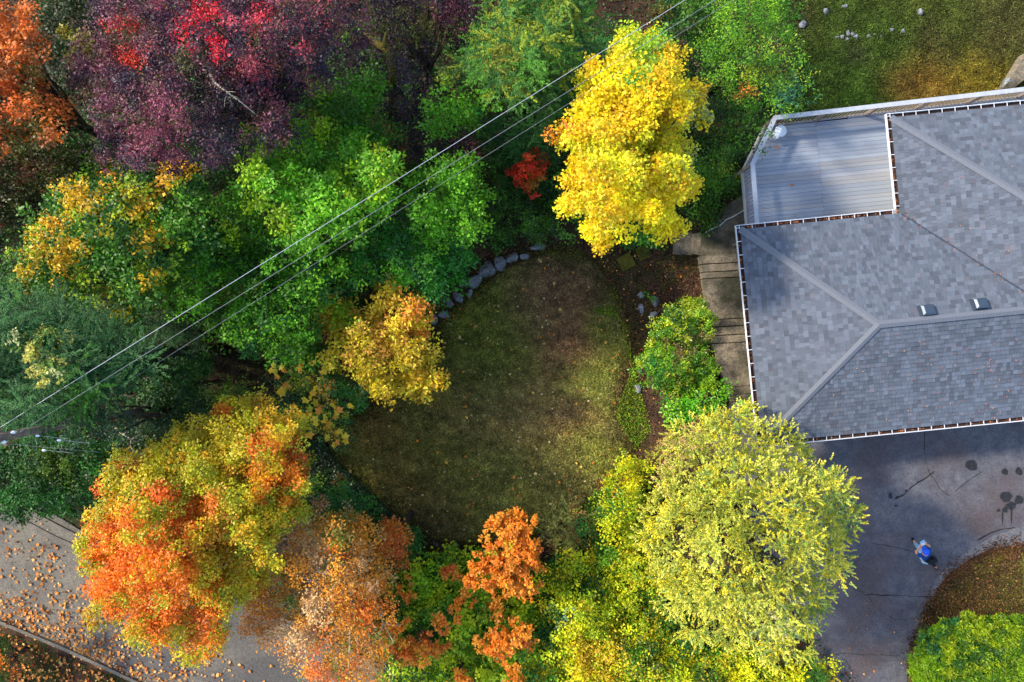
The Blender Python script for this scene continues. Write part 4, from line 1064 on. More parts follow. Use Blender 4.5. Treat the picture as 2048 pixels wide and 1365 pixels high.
tree('yellow_shrub', 'bushy yellow tree beside the wires with lime green top', 'tree', [(1092, 265), (1130, 240), (1140, 195), (1168, 150), (1160, 95), (1190, 88), (1215, 110), (1245, 70), (1300, 50), (1345, 58), (1352, 110), (1370, 160), (1432, 195), (1428, 225), (1385, 255), (1390, 330), (1380, 400), (1372, 440), (1345, 478), (1290, 462), (1225, 490), (1185, 520), (1160, 500), (1135, 440), (1102, 420), (1108, 350), (1125, 315)], 6.2, 2.4,
     [((248, 218, 20), 6), ((244, 200, 26), 4), ((226, 220, 40), 3), ((180, 192, 36), 2)], [(1300, 80, 40, (160, 196, 44), .9), (1330, 65, 26, (130, 180, 60), .9), (1260, 160, 14, (110, 160, 50), .6), (1290, 140, 20, (150, 180, 40), .5), (1400, 210, 26, (170, 176, 90), .7), (1380, 330, 26, (170, 170, 80), .5), (1130, 265, 24, (236, 150, 34), .7), (1220, 400, 60, (250, 204, 20), .5), (1370, 420, 20, (190, 150, 110), .5)],
     seed=73, leaf=(.09, .075), nspray=15, nleaf=26, sp=.44, puff=.34, clus=.3, rough=16, zn=1.2, edge_shrink=18)
tree('red_maple_tree', 'small flame red maple left of the yellow tree', 'tree', [(1012, 345), (1035, 332), (1058, 300), (1088, 312), (1094, 350), (1080, 380), (1060, 392), (1040, 372)], .8, 0, [((226, 60, 22), 4), ((236, 96, 34), 2), ((190, 50, 26), 2)], [(1075, 370, 16, (170, 120, 30), .7)], seed=74, leaf=(.09, .07), sp=.34, nspray=7, puff=.26, sprw=.14, edge_shrink=3)
tree('boxwood_shrub', 'grey green shrub below the small red maple', 'shrub', [(965, 420), (1020, 375), (1080, 390), (1110, 420), (1140, 480), (1100, 500), (1060, 480), (1000, 495), (960, 470)], -1.2, -1.9, [((52, 96, 44), 4), ((74, 130, 46), 2), ((38, 76, 36), 3)], [(1110, 470, 34, (104, 160, 34), .8)], seed=75, leaf=(.06, .04), nleaf=22, trunk=False)
tree('shrub', 'dark green shrub behind the boxwood under the lowest wire', 'shrub', [(985, 300), (1050, 290), (1100, 310), (1110, 400), (1040, 400), (1000, 380), (985, 350)], -1.6, -2.4, [((26, 68, 30), 4), ((40, 92, 34), 2)], seed=76, trunk=False)
tree('willow_tree', 'mid green tree at the upper right of the yellow tree', 'tree', [(1420, -90), (1570, -90), (1602, 30), (1590, 110), (1628, 170), (1622, 222), (1570, 232), (1530, 240), (1490, 200), (1440, 170), (1400, 120), (1400, 40)], 2.6, .2,
     [((60, 122, 28), 4), ((92, 148, 36), 4), ((44, 98, 34), 3), ((130, 160, 40), 2)], [(1487, 185, 16, (220, 130, 40), .8), (1590, 190, 36, (56, 116, 76), .7), (1540, 100, 40, (96, 150, 40), .5), (1400, 110, 20, (130, 120, 80), .4)], seed=77, leaf=(.095, .035))
tree('shrub', 'yellow green shrub between the yellow tree and the deck corner', 'shrub', [(1400, 150), (1470, 190), (1520, 240), (1540, 250), (1500, 300), (1482, 330), (1478, 390), (1430, 440), (1380, 460), (1370, 420), (1385, 340), (1395, 260), (1430, 215)], -.4, -1.8,
     [((66, 120, 32), 4), ((44, 96, 30), 4), ((110, 140, 34), 2)], [(1470, 230, 26, (120, 110, 34), .5), (1420, 180, 30, (110, 120, 40), .5), (1440, 300, 40, (86, 130, 30), .5)], seed=78, leaf=(.085, .06))
tree('shrub', 'low green hedge plants under the yellow tree by the garden steps', 'shrub', [(1230, 470), (1290, 455), (1350, 470), (1400, 440), (1420, 450), (1370, 475), (1330, 490), (1250, 492)], -1.2, -1.8, [((44, 106, 34), 4), ((70, 140, 44), 2)], seed=79, trunk=False, sp=.36, puff=.25)
# --- right of lawn
tree('rhododendron_shrub', 'round bright green shrub beside the concrete stair', 'shrub', [(1272, 725), (1285, 680), (1320, 640), (1345, 605), (1385, 582), (1415, 598), (1432, 650), (1438, 710), (1442, 765), (1420, 800), (1350, 795), (1300, 782)], .1, -1.2,
     [((100, 150, 24), 4), ((60, 116, 22), 4), ((140, 170, 36), 2), ((36, 84, 22), 2)], [(1365, 695, 34, (110, 96, 44), .6), (1390, 620, 34, (150, 176, 34), .6), (1300, 740, 30, (50, 116, 34), .5)], seed=81, leaf=(.075, .045), nspray=13, nleaf=22, sp=.36, puff=.3, sprw=.16, lmat='glossy_leaf')
tree('laurel_shrub', 'bright green laurel below the round shrub', 'shrub', [(1330, 800), (1420, 790), (1445, 745), (1462, 790), (1455, 815), (1400, 835), (1330, 860), (1305, 840)], -.4, -1.1, [((70, 146, 30), 4), ((100, 166, 34), 3), ((40, 104, 30), 2)], seed=82, leaf=(.10, .055), sp=.36, puff=.28, lmat='glossy_leaf')
tree('small_plant', 'little bright green plant between the four stones', 'plant', [(1288, 592), (1302, 588), (1308, 600), (1296, 608)], -1.7, -1.8, [((96, 160, 40), 2), ((60, 130, 34), 2)], seed=83, sp=.2, nspray=5, nleaf=8, puff=.12, sprw=.07, trunk=False, layers=((0, 1, 1),), edge_shrink=0, leaf=(.07, .04))
SPR = [((222, 216, 84), 4), ((242, 232, 110), 4), ((196, 200, 84), 3), ((246, 218, 40), 3.5), ((124, 164, 110), 2.5)]
P_SPR = [(1298, 900), (1330, 860), (1380, 838), (1440, 822), (1495, 802), (1525, 812), (1545, 845), (1600, 858), (1648, 880), (1612, 905), (1650, 918), (1690, 930), (1680, 960), (1715, 985), (1748, 1065), (1700, 1055), (1690, 1100), (1712, 1170), (1672, 1165), (1655, 1200), (1668, 1240), (1640, 1310), (1560, 1335), (1480, 1300), (1400, 1310), (1340, 1250), (1290, 1150), (1280, 1060), (1290, 970)]
tree('spruce_tree', 'huge pale yellow green spruce overhanging the driveway and roof corner', 'tree', P_SPR, 6.6, 2.4, SPR,
     [(1350, 890, 50, (214, 170, 110), .75), (1330, 940, 40, (206, 170, 100), .6), (1660, 920, 40, (96, 140, 96), .5), (1700, 1040, 50, (96, 136, 90), .7), (1640, 1140, 40, (200, 196, 80), .5), (1560, 1240, 40, (206, 186, 140), .4), (1480, 1070, 60, (190, 180, 40), .5), (1450, 860, 50, (206, 196, 70), .5), (1630, 1230, 40, (110, 140, 90), .6), (1530, 1280, 50, (110, 140, 100), .4), (1420, 1000, 60, (186, 186, 60), .5)],
     style='conifer', lmat='needle', leaf=(.055, .034), nspray=34, nleaf=24, sp=.62, seed=84, sprw=.10, puff=.42, layers=((0, 1, 1), (.6, .9, .8), (1.3, .8, .7)), zn=1.7, spread=1.3, rough=3, clus=.45)
YG = [((176, 190, 24), 5), ((132, 166, 28), 4), ((216, 196, 28), 3), ((74, 128, 28), 3)]
tree('elm_shrub', 'spreading yellow green shrub at the bottom centre', 'shrub', [(1060, 1160), (1110, 1110), (1170, 1110), (1250, 1100), (1300, 1130), (1330, 1230), (1400, 1320), (1400, 1430), (1050, 1430), (1060, 1320), (1090, 1240)], .4, -1.0, YG,
     [(1080, 1250, 44, (50, 104, 40), .7), (1200, 1330, 60, (206, 170, 30), .6), (1130, 1240, 16, (110, 140, 100), .6), (1300, 1340, 40, (90, 100, 40), .5), (1250, 1200, 50, (190, 200, 30), .5)], seed=85, leaf=(.085, .07), nspray=11, nleaf=16, sp=.42)
tree('elm_shrub', 'narrow yellow green shrub between lawn and spruce', 'shrub', [(1195, 960), (1230, 925), (1270, 905), (1305, 930), (1300, 1000), (1290, 1070), (1300, 1140), (1250, 1120), (1200, 1080), (1190, 1010)], -.2, -1.4, YG + [((110, 60, 40), 1)], [(1250, 970, 20, (200, 120, 50), .3)], seed=86, leaf=(.08, .065), sp=.4, trunk=False)
tree('elm_shrub', 'yellow shrub filling the bottom below the spruce', 'shrub', [(1390, 1280), (1480, 1290), (1560, 1320), (1630, 1300), (1640, 1430), (1390, 1430)], .2, -.2, YG, [(1420, 1370, 30, (70, 90, 40), .5)], seed=87, leaf=(.08, .065), sp=.42, base_z=-.6)
tree('tamarisk_shrub', 'wispy grey green and rust shrub at the lower right lawn edge', 'shrub', [(1080, 1060), (1095, 1010), (1140, 995), (1185, 1005), (1205, 1060), (1190, 1110), (1140, 1120), (1095, 1110)], -.6, -1.5, [((104, 116, 70), 4), ((84, 104, 60), 3), ((150, 100, 60), 2), ((130, 136, 60), 2)], style='feather', lmat='needle', leaf=(.08, .018), sp=.36, puff=.3, seed=88, sprw=.2, nspray=10, nleaf=18)
tree('laurel_hedge', 'rounded glossy green laurel hedge at the lower right corner', 'hedge', [(1822, 1310), (1840, 1270), (1880, 1240), (1930, 1228), (2000, 1228), (2120, 1240), (2120, 1440), (1824, 1440)], 1.9, .7, [((84, 128, 14), 5), ((60, 104, 16), 4), ((116, 148, 22), 3), ((36, 80, 22), 2)],
     [(1850, 1270, 36, (40, 100, 48), .7), (1900, 1240, 30, (44, 106, 50), .6), (2000, 1320, 60, (126, 156, 20), .4)], seed=89, leaf=(.115, .035), nspray=14, nleaf=22, sp=.28, puff=.16, sprw=.14, lmat='leaf', zn=.08, rough=3, clus=.1, edge_shrink=3, layers=((0, 1, 1), (.35, .9, .8), (.9, .7, .8)), base_z=0.)  # dark teal blobs paint the spruce's shade onto the upper left leaves
tree('clipped_hedge', 'low clipped green hedge along the left side of the driveway', 'hedge', [(1612, 1290), (1632, 1296), (1642, 1330), (1648, 1440), (1600, 1440)], .7, .5, [((52, 104, 44), 4), ((70, 126, 40), 2)], seed=90, leaf=(.05, .03), nspray=10, nleaf=24, sp=.26, puff=.16, sprw=.1, trunk=False, zn=.1, edge_shrink=0)
tree('shrub', 'green and orange leaved shrub in the lower left corner', 'shrub', [(-60, 1260), (20, 1262), (48, 1285), (30, 1310), (22, 1345), (10, 1400), (-60, 1420)], -2.2, -3, [((70, 104, 24), 3), ((220, 120, 30), 3), ((50, 80, 24), 2)], seed=91)
# dark ivy strip and shrubs above
def understory(name, poly, zt, pal, label, cat, seed, **kw):
    ro_ = tree(name, label, cat, poly, zt + .5, zt - .5, pal, trunk=False, seed=seed, layers=((0, 1, 1),), rough=0, edge_shrink=0, zn=1.6, **kw)
    loc = ro_.location.copy(); c_ = ro_.children[0]; bpy.data.objects.remove(ro_)
    c_.parent = None; c_.name = name; c_.location = loc
    tag(c_, label, cat, kind='stuff')
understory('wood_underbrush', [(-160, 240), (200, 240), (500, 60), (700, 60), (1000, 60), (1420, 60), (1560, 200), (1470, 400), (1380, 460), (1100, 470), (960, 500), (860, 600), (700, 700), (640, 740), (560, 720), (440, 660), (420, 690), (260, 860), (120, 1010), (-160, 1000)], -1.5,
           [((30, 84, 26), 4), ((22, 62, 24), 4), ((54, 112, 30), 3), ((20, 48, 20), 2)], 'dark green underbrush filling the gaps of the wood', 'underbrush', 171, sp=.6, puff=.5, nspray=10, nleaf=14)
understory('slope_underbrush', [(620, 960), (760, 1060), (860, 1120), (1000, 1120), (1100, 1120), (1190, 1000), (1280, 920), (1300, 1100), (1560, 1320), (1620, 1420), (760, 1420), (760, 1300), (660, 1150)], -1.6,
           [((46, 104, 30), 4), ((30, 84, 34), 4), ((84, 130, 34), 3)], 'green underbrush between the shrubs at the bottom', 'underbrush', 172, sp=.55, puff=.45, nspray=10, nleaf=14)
def star_fir(px, py, z, r_px, label, c1, seed):
    r = np.random.default_rng(seed); x, y = W(px, py, z); g0 = gz(x, y)
    root = tag(empty('young_fir_tree', (x, y, g0)), label, 'tree')
    h = z - g0; R = r_px * (HC - z) / F
    mbt = MB(); mbt.tube([(0, 0, -.1), (0, 0, h)], [.05, .008], 7); 
    Pn = []; Dn = []; Nn = []; Cn = []
    for lev in range(6):
        hz = h * (1 - .13 * lev) - .03; rr = R * (.25 + .15 * lev); nb = 8
        for b in range(nb):
            a = 2 * math.pi * (b + .5 * (lev % 2)) / nb + r.normal(0, .08)
            d = np.array([math.cos(a), math.sin(a), .12 - .06 * lev]); d /= np.linalg.norm(d)
            mbt.tube([(0, 0, hz - .02), tuple(np.array([0, 0, hz]) + d * rr)], [.010, .003], 4, False)
            n = int(90 * rr / R) + 20
            t = r.random(n); sg = np.where(r.random(n) < .5, 1, -1)[:, None]; sd_ = np.array([-d[1], d[0], 0])
            P = np.array([0, 0, hz]) + d * (t * rr)[:, None] + sg * sd_ * (.10 * (1 - t) * r.random(n))[:, None]
            D = d * .6 + sg * sd_ + r.normal(0, .15, (n, 3))
            Pn.append(P); Dn.append(D); Nn.append(np.tile([0, 0, 1.], (n, 1)) + r.normal(0, .25, (n, 3))); Cn.append(lin(c1) * r.uniform(.7, 1.35, (n, 1)))
    P = np.concatenate(Pn); n = len(P)
    leaf_mesh('crown', P, np.concatenate(Dn), np.concatenate(Nn), r.uniform(.05, .1, n), r.uniform(.012, .022, n), np.concatenate(Cn), M['needle'], root)
    mbt.build('trunk', M['bark'], root)
star_fir(905, 488, 1.9, 46, 'young star shaped fir poking up near the lawn boulders', (64, 130, 40), 1)
star_fir(832, 552, 1.7, 44, 'young blue green fir just above the golden maple', (70, 128, 80), 2)

# big five lobed leaves, each one its own part
def maple_outline(s=1.0):
    pts = []
    lob = [(0, 1.0), (55, .9), (108, .62)]
    seq = [(-180, .18), (-108, .62), (-82, .50), (-55, .9), (-28, .60), (0, 1.0), (28, .60), (55, .9), (82, .50), (108, .62), (180 - .01, .18)]
    for a, r in seq[1:-1]:
        t = math.radians(90 - a); pts.append((r * s * math.cos(t), r * s * math.sin(t)))
    pts.append((0, -.18 * s))
    return pts
def maple_mesh(name, s, col, m, curl=.15, seed=0):
    r = random.Random(seed); o = maple_outline(s)
    vs = [(0, 0, 0)] + [(x, y, -curl * (x * x + y * y) / s + r.uniform(-.08, .08) * s) for x, y in o]
    fs = [(0, i + 1, (i + 1) % len(o) + 1) for i in range(len(o))]
    me = bpy.data.meshes.new(name); me.from_pydata(vs, [], fs)
    at = me.attributes.new('Col', 'FLOAT_COLOR', 'FACE'); c = lin(col)
    at.data.foreach_set('color', np.array([[*(c * r.uniform(.9, 1.1)), 1] for _ in fs], dtype=np.float32).ravel())
    me.materials.append(m)
    return me
root = tag(empty('bigleaf_maple_tree', W3(640, 810, -2.2)), 'young maple with huge yellow leaves between the golden and orange maples', 'tree')
big_me = [maple_mesh('leaf', .20, c, M['leaf'], .25, i) for i, c in enumerate([(240, 196, 44), (244, 180, 50), (220, 200, 50), (236, 206, 60), (190, 196, 54), (240, 160, 60)])]
bl = [(540, 740), (556, 752), (565, 735), (590, 716), (602, 726), (575, 770), (560, 780), (598, 742), (628, 728), (645, 742), (640, 760), (655, 770), (632, 778), (650, 790), (634, 806), (612, 800), (622, 820), (640, 824), (600, 830), (588, 815), (610, 842), (598, 852), (660, 830), (676, 820), (690, 836), (660, 850), (676, 862), (690, 876), (656, 876), (672, 884), (630, 850), (618, 868), (668, 812), (700, 812), (578, 700), (610, 760), (646, 842), (626, 790)]
mbk = MB()
for i, (x, y) in enumerate(bl):
    z = 1.3 + random.uniform(-.4, .4)
    p = W3(x, y, z) - root.location
    for k in range(2):
        o = bpy.data.objects.new('leaf', big_me[(i * 7 + k * 3) % 6]); C.objects.link(o); o.parent = root
        o.location = p + Vector((random.uniform(-.14, .14) * k, random.uniform(-.14, .14) * k, -.12 * k)); o.rotation_euler = (random.uniform(-.5, .3), random.uniform(-.35, .35), random.uniform(0, 6.3)); s_ = random.uniform(.7, 1.15); o.scale = (s_, s_, s_)
    mbk.tube([Vector((random.uniform(-.2, .2), random.uniform(-.2, .2), .8)), p * .6 + Vector((0, 0, .9)), p - Vector((0, 0, .02))], [.018, .012, .005], 4, False)
mbk.build('twigs', M['bark'], root); mbt = MB(); mbt.tube([(0, 0, -.3), (.05, 0, .6), (0, .05, 1.4)], [.05, .035, .02], 7); mbt.build('trunk', M['bark'], root)

# bare branches
def branch(pts, z0, rad, name, label, m, cat='branch'):
    mb = MB(); P = [W3(x, y, z0 + dz) for x, y, dz in pts]
    mb.tube(P, [rad * (1 - .75 * i / (len(P) - 1)) for i in range(len(P))], 7)
    r = random.Random(len(label))
    for i in range(1, len(P) - 1):
        for _ in range(2):
            q = P[i] + Vector((r.uniform(-.5, .5), r.uniform(-.5, .5), r.uniform(-.1, .3)))
            mb.tube([P[i], P[i].lerp(q, .5) + Vector((r.uniform(-.05, .05), r.uniform(-.05, .05), .04)), q], [rad * .35, rad * .22, .004], 5, False)
    return tag(mb.build(name, m, None, True), label, cat)
branch([(222, 850, 0), (245, 868, .15), (262, 878, .2), (276, 886, .1), (283, 892, -.2)], 1.5, .045, 'dead_branch', 'pale dead branch curving in the shady gap above the orange maple', M['pale_bark'])
branch([(420, 150, -.6), (432, 168, .1), (455, 185, .2), (482, 205, .1), (510, 228, 0)], 6.2, .035, 'bare_branch', 'thin bare branch showing at the centre of the purple maple', M['pale_bark'])
branch([(240, 790, 0), (262, 793, .05), (285, 800, 0)], .6, .06, 'broken_branch', 'short broken brown branch below the wires', M['bark'])
branch([(280, 760, 0), (315, 750, .1), (350, 735, 0)], .5, .03, 'fallen_branch', 'slender fallen branch over the dark brush', M['bark'])
# brush of dead twigs in the dark gaps
def twigs(name, poly, zl, n, label, cat, seed):
    r = np.random.default_rng(seed); mb = MB(); k = 0
    xs = [p[0] for p in poly]; ys = [p[1] for p in poly]
    while k < n:
        x = r.uniform(min(xs), max(xs)); y = r.uniform(min(ys), max(ys))
        if not inside(np.array([x]), np.array([y]), poly)[0]: continue
        a = r.uniform(0, 6.3); l_ = r.uniform(.25, 1.0); p = W3(x, y, zl + r.uniform(0, .5)); q = p + Vector((math.cos(a) * l_, math.sin(a) * l_, r.uniform(-.15, .2)))
        mb.tube([p, p.lerp(q, .5) + Vector((r.normal(0, .05), r.normal(0, .05), .03)), q], [.012, .009, .004], 4, False); k += 1
    return tag(mb.build(name, M['bark']), label, cat, kind='stuff')
twigs('twig_pile', [(280, 700), (420, 680), (560, 740), (560, 800), (420, 790), (380, 840), (300, 820)], -2.9, 420, 'tangle of brown twigs in the dark gap above the orange maple', 'twigs', 3)
twigs('twig_pile', [(1190, -20), (1300, -20), (1300, 70), (1210, 90)], -3.2, 200, 'brown twigs on the dark ground at the top centre', 'twigs', 4)
twigs('twig_pile', [(780, 300), (1000, 240), (1010, 330), (900, 430), (800, 420)], -2.7, 160, 'dark twigs in the gap beneath the middle wires', 'twigs', 5)

# ------------------------------------------------------------------ ground-level stuff
def scatter(name, poly, z, n, L, Wd, colf, label, cat, m, up=.6, seed=0, hz=.04, kind='stuff', dirup=.6, follow=False, avoid=()):
    r = np.random.default_rng(seed)
    pw = poly_w(poly, z); xs = [p[0] for p in pw]; ys = [p[1] for p in pw]
    X = r.uniform(min(xs), max(xs), n * 4); Y = r.uniform(min(ys), max(ys), n * 4)
    k = inside(X, Y, pw)
    for av in avoid: k &= ~inside(X, Y, av)
    X = X[k][:n]; Y = Y[k][:n]; n = len(X)
    Z = (ground_z(X, Y) if follow else np.full(n, z)) + r.random(n) * hz + .01
    D = nrm(np.stack([r.normal(0, 1, n), r.normal(0, 1, n), np.abs(r.normal(0, dirup, n))], -1))
    N = nrm(np.stack([r.normal(0, up, n), r.normal(0, up, n), np.ones(n)], -1))
    c = colf(X, Y) if callable(colf) else smooth_pick(r.random(n), colf)
    c = c * r.choice([.45, .7, .9, 1.1, 1.4, 2.1], (n, 1)) * (1 + r.normal(0, .08, (n, 3)))
    o = leaf_mesh(name, np.stack([X, Y, Z], -1), D, N, L * r.uniform(.6, 1.4, n), Wd * r.uniform(.6, 1.4, n), np.clip(c, .003, .95), m)
    return tag(o, label, cat, kind=kind)
scatter('lawn_grass', P_LAWN, Z_LAWN, 130000, .085, .022, lambda x, y: lawn_col(x, y) * 1.3, 'short mossy brown and green grass of the lawn', 'grass', M['grass'], seed=1)
scatter('back_grass', P_BACK, Z_BACK, 90000, .11, .028, lambda x, y: back_col(x, y) * 1.15, 'patchy grass behind the deck', 'grass', M['grass'], seed=2, avoid=[poly_w([(1760, 240), (2600, 150), (2600, 700), (1500, 700)], -2)])
scatter('front_grass', P_FRONT, 0.0, 40000, .08, .022, lambda x, y: front_col(x, y) * 1.15, 'grass verge beside the driveway edging', 'grass', M['grass'], seed=3)
BED = [(1090, 480), (1200, 480), (1400, 470), (1402, 560), (1440, 700), (1450, 830), (1330, 900), (1270, 930), (1240, 830), (1262, 760), (1272, 690), (1240, 610), (1215, 560), (1150, 510), (1060, 520), (1000, 540), (940, 580), (900, 610), (900, 560), (1000, 490)]
AV = [poly_w(P_LAWN, Z_LAWN), poly_w([(1395, 380), (1520, 380), (1520, 830), (1440, 830)], -1.2)]
scatter('leaf_litter', BED, -2.08, 9000, .07, .05, [((84, 58, 42), 4), ((60, 44, 36), 5), ((120, 78, 50), 2), ((44, 36, 32), 4), ((190, 130, 60), .5), ((60, 70, 30), 1.5)], 'brown fallen leaves and bark in the planting bed right of the lawn', 'leaf litter', M['dry_leaf'], seed=4, follow=True, avoid=AV)
scatter('bed_weeds', [(1180, 620), (1240, 640), (1262, 740), (1230, 830), (1270, 900), (1300, 860), (1260, 700), (1230, 610)], -2.05, 5000, .06, .03, [((76, 116, 34), 3), ((56, 90, 26), 3), ((110, 120, 40), 1)], 'low weeds along the right lawn edge', 'weeds', M['grass'], seed=5, follow=True, hz=.12)
scatter('ivy', [(606, 880), (650, 880), (668, 915), (730, 975), (800, 1036), (845, 1060), (830, 1100), (780, 1060), (700, 1000), (640, 985), (600, 960)], -2.1, 16000, .075, .06, [((28, 60, 26), 4), ((20, 44, 24), 4), ((44, 80, 30), 1.5)], 'dark ivy strip between the lawn and the orange maple', 'ivy', M['glossy_leaf'], seed=6, follow=True, hz=.3)
FOREST = [(-200, -200), (1600, -200), (1600, 180), (1490, 320), (1480, 400), (1400, 470), (1090, 480), (1000, 500), (900, 570), (870, 640), (700, 820), (600, 900), (620, 960), (880, 1100), (1100, 1090), (1200, 980), (1290, 900), (1560, 1200), (1640, 1300), (1640, 1500), (1000, 1500), (760, 1340), (430, 1180), (180, 1080), (60, 1000), (-200, 930)]
scatter('forest_undergrowth', FOREST, -3.0, 60000, .11, .065, [((26, 60, 22), 4), ((18, 42, 18), 4), ((40, 84, 26), 2), ((66, 44, 30), 2)], 'low dark plants covering the wood floor', 'undergrowth', M['leaf'], seed=7, follow=True, hz=.5)
scatter('forest_leaf_litter', FOREST, -3.0, 22000, .09, .07, [((84, 48, 34), 4), ((60, 38, 30), 3), ((130, 78, 40), 1)], 'brown litter on the wood floor', 'leaf litter', M['dry_leaf'], seed=8, follow=True, hz=.05)
VERGE = [(-700, 1010), (-200, 1180), (0, 1258), (130, 1312), (260, 1372), (420, 1450), (500, 1600), (-700, 1600)]
scatter('verge_grass', VERGE, -3.95, 30000, .09, .03, [((60, 80, 24), 4), ((44, 60, 20), 4)], 'dark grass verge below the road kerb', 'grass', M['grass'], seed=9, follow=True, hz=.08)

def edge_weeds(name, poly, z, n, width, L, Wd, pal, label, seed, m='grass'):
    r = np.random.default_rng(seed); pw = np.array(poly_w(poly, z)); nx = np.roll(pw, -1, 0); ln = np.hypot(*(nx - pw).T); cum = np.cumsum(ln / ln.sum())
    i = np.searchsorted(cum, r.random(n)); i = np.minimum(i, len(pw) - 1); t = r.random(n)[:, None]; P = pw[i] * (1 - t) + nx[i] * t
    cl = noise(P[:, 0], P[:, 1], 3.0, seed)[:, None]
    P = P + r.normal(0, 1, (n, 2)) * width * (.3 + 1.4 * cl)
    k = ~inside(P[:, 0], P[:, 1], AV[1]); P = P[k]; n = len(P)
    Z = np.maximum(ground_z(P[:, 0], P[:, 1]), z) + r.random(n) * .07 * cl[k][:, 0] + .01
    D = np.stack([r.normal(0, 1, n), r.normal(0, 1, n), np.abs(r.normal(0, .6, n))], -1); N = nrm(np.stack([r.normal(0, .5, n), r.normal(0, .5, n), np.ones(n)], -1))
    c = smooth_pick(noise(P[:, 0], P[:, 1], 2.2, seed + 1) * .7 + r.random(n) * .3, pal) * r.choice([.5, .8, 1, 1.3, 1.7], (n, 1))
    tag(leaf_mesh(name, np.stack([P[:, 0], P[:, 1], Z], -1), D, N, L * r.uniform(.5, 1.5, n), Wd * r.uniform(.5, 1.5, n), np.clip(c, 0, .9), M[m]), label, 'weeds', kind='stuff')
edge_weeds('lawn_edge_weeds', P_LAWN, Z_LAWN, 26000, .17, .09, .03, [((60, 70, 26), 4), ((84, 60, 40), 3), ((50, 60, 24), 3), ((86, 100, 34), 2), ((60, 42, 34), 3)], 'ragged weeds and litter along the lawn edge', 201)
edge_weeds('front_edge_litter', P_FRONT[3:], 0.0, 9000, .13, .07, .04, [((96, 64, 40), 4), ((70, 48, 32), 4), ((130, 90, 50), 1), ((70, 70, 30), 2)], 'brown litter along the edge of the front grass', 202, 'dry_leaf')
scatter('front_leaf_litter', [(1815, 1300), (1850, 1210), (1885, 1175), (1940, 1140), (2040, 1110), (2048, 1230), (1900, 1240), (1840, 1290)], 0.02, 5200, .06, .04, [((90, 66, 42), 4), ((70, 54, 34), 4), ((80, 80, 36), 2), ((140, 100, 56), 1)], 'brown litter in the grass above the laurel hedge', 'leaf litter', M['dry_leaf'], seed=15, hz=.05)
# fallen maple leaves
FC = [(210, 132, 56), (226, 160, 86), (180, 108, 52), (206, 130, 50), (130, 76, 42), (222, 176, 110)]
fm = [maple_mesh('fallen_leaf', .074, c, M['dry_leaf'], -1.6, 40 + i) for i, c in enumerate(FC)]
def fallen(n, poly, z, label, group, seed, dens=None, s=(.7, 1.2), meshes=fm):
    r = random.Random(seed); xs = [p[0] for p in poly]; ys = [p[1] for p in poly]; k = 0; pts = []
    while k < n:
        x = r.uniform(min(xs), max(xs)); y = r.uniform(min(ys), max(ys))
        if not bool(inside(np.array([x]), np.array([y]), poly)[0]): continue
        if dens and r.random() > dens(x, y): continue
        o = bpy.data.objects.new('fallen_leaf', r.choice(meshes)); C.objects.link(o)
        o.location = W3(x, y, z if not callable(z) else z(x, y)); q = r.uniform(*s) * r.choice((.75, 1, 1, 1.25)); o.scale = (q, q, q); o.rotation_euler = (r.uniform(-.3, .3), r.uniform(-.3, .3), r.uniform(0, 6.3))
        tag(o, label, 'leaf', group); k += 1
def road_dens(x, y):
    d = (y - (1030 + .42 * x)) / 200.0       # towards the lower kerb there are more
    cl = float(noise(np.array([x / 30.]), np.array([y / 30.]), 1.6, 77)[0])
    return max(.02, min(1, (.10 + 1.0 * max(0, d) - max(0, (x - 250)) / 500) * (.15 + 1.7 * cl ** 1.5)))
ROADVIS = [(0, 1035), (70, 1028), (165, 1100), (180, 1190), (240, 1240), (330, 1290), (440, 1310), (560, 1300), (620, 1365), (260, 1365), (130, 1305), (0, 1250)]
fallen(190, ROADVIS, Z_ROAD + .045, 'fallen orange maple leaf lying on the grey road', 'fallen leaves on the road', 1, road_dens)
fallen(60, P_LAWN, Z_LAWN + .05, 'small pale fallen leaf lying on the lawn', 'fallen leaves on the lawn', 2, s=(.5, 1.0), meshes=[maple_mesh('fallen_leaf', .095, c, M['dry_leaf'], -1.2, 60 + i) for i, c in enumerate([(232, 206, 130), (240, 150, 50), (226, 190, 90)])])
fallen(20, [(1250, 560), (1390, 520), (1300, 640), (1280, 850), (1250, 850), (1255, 700)], lambda x, y: -1.98, 'orange fallen leaf in the brown planting bed', 'fallen leaves in the bed', 3, s=(.5, .8))
fallen(24, [(1690, 1190), (1860, 1200), (1815, 1360), (1700, 1360)], .05, 'tan fallen leaf on the driveway', 'fallen leaves on the driveway', 4, s=(.3, .6))
fallen(3, [(1530, 250), (1780, 250), (1780, 410), (1530, 440)], ZD + .02, 'curled tan leaf on the deck boards', 'leaves on the deck', 8, s=(.7, .9))
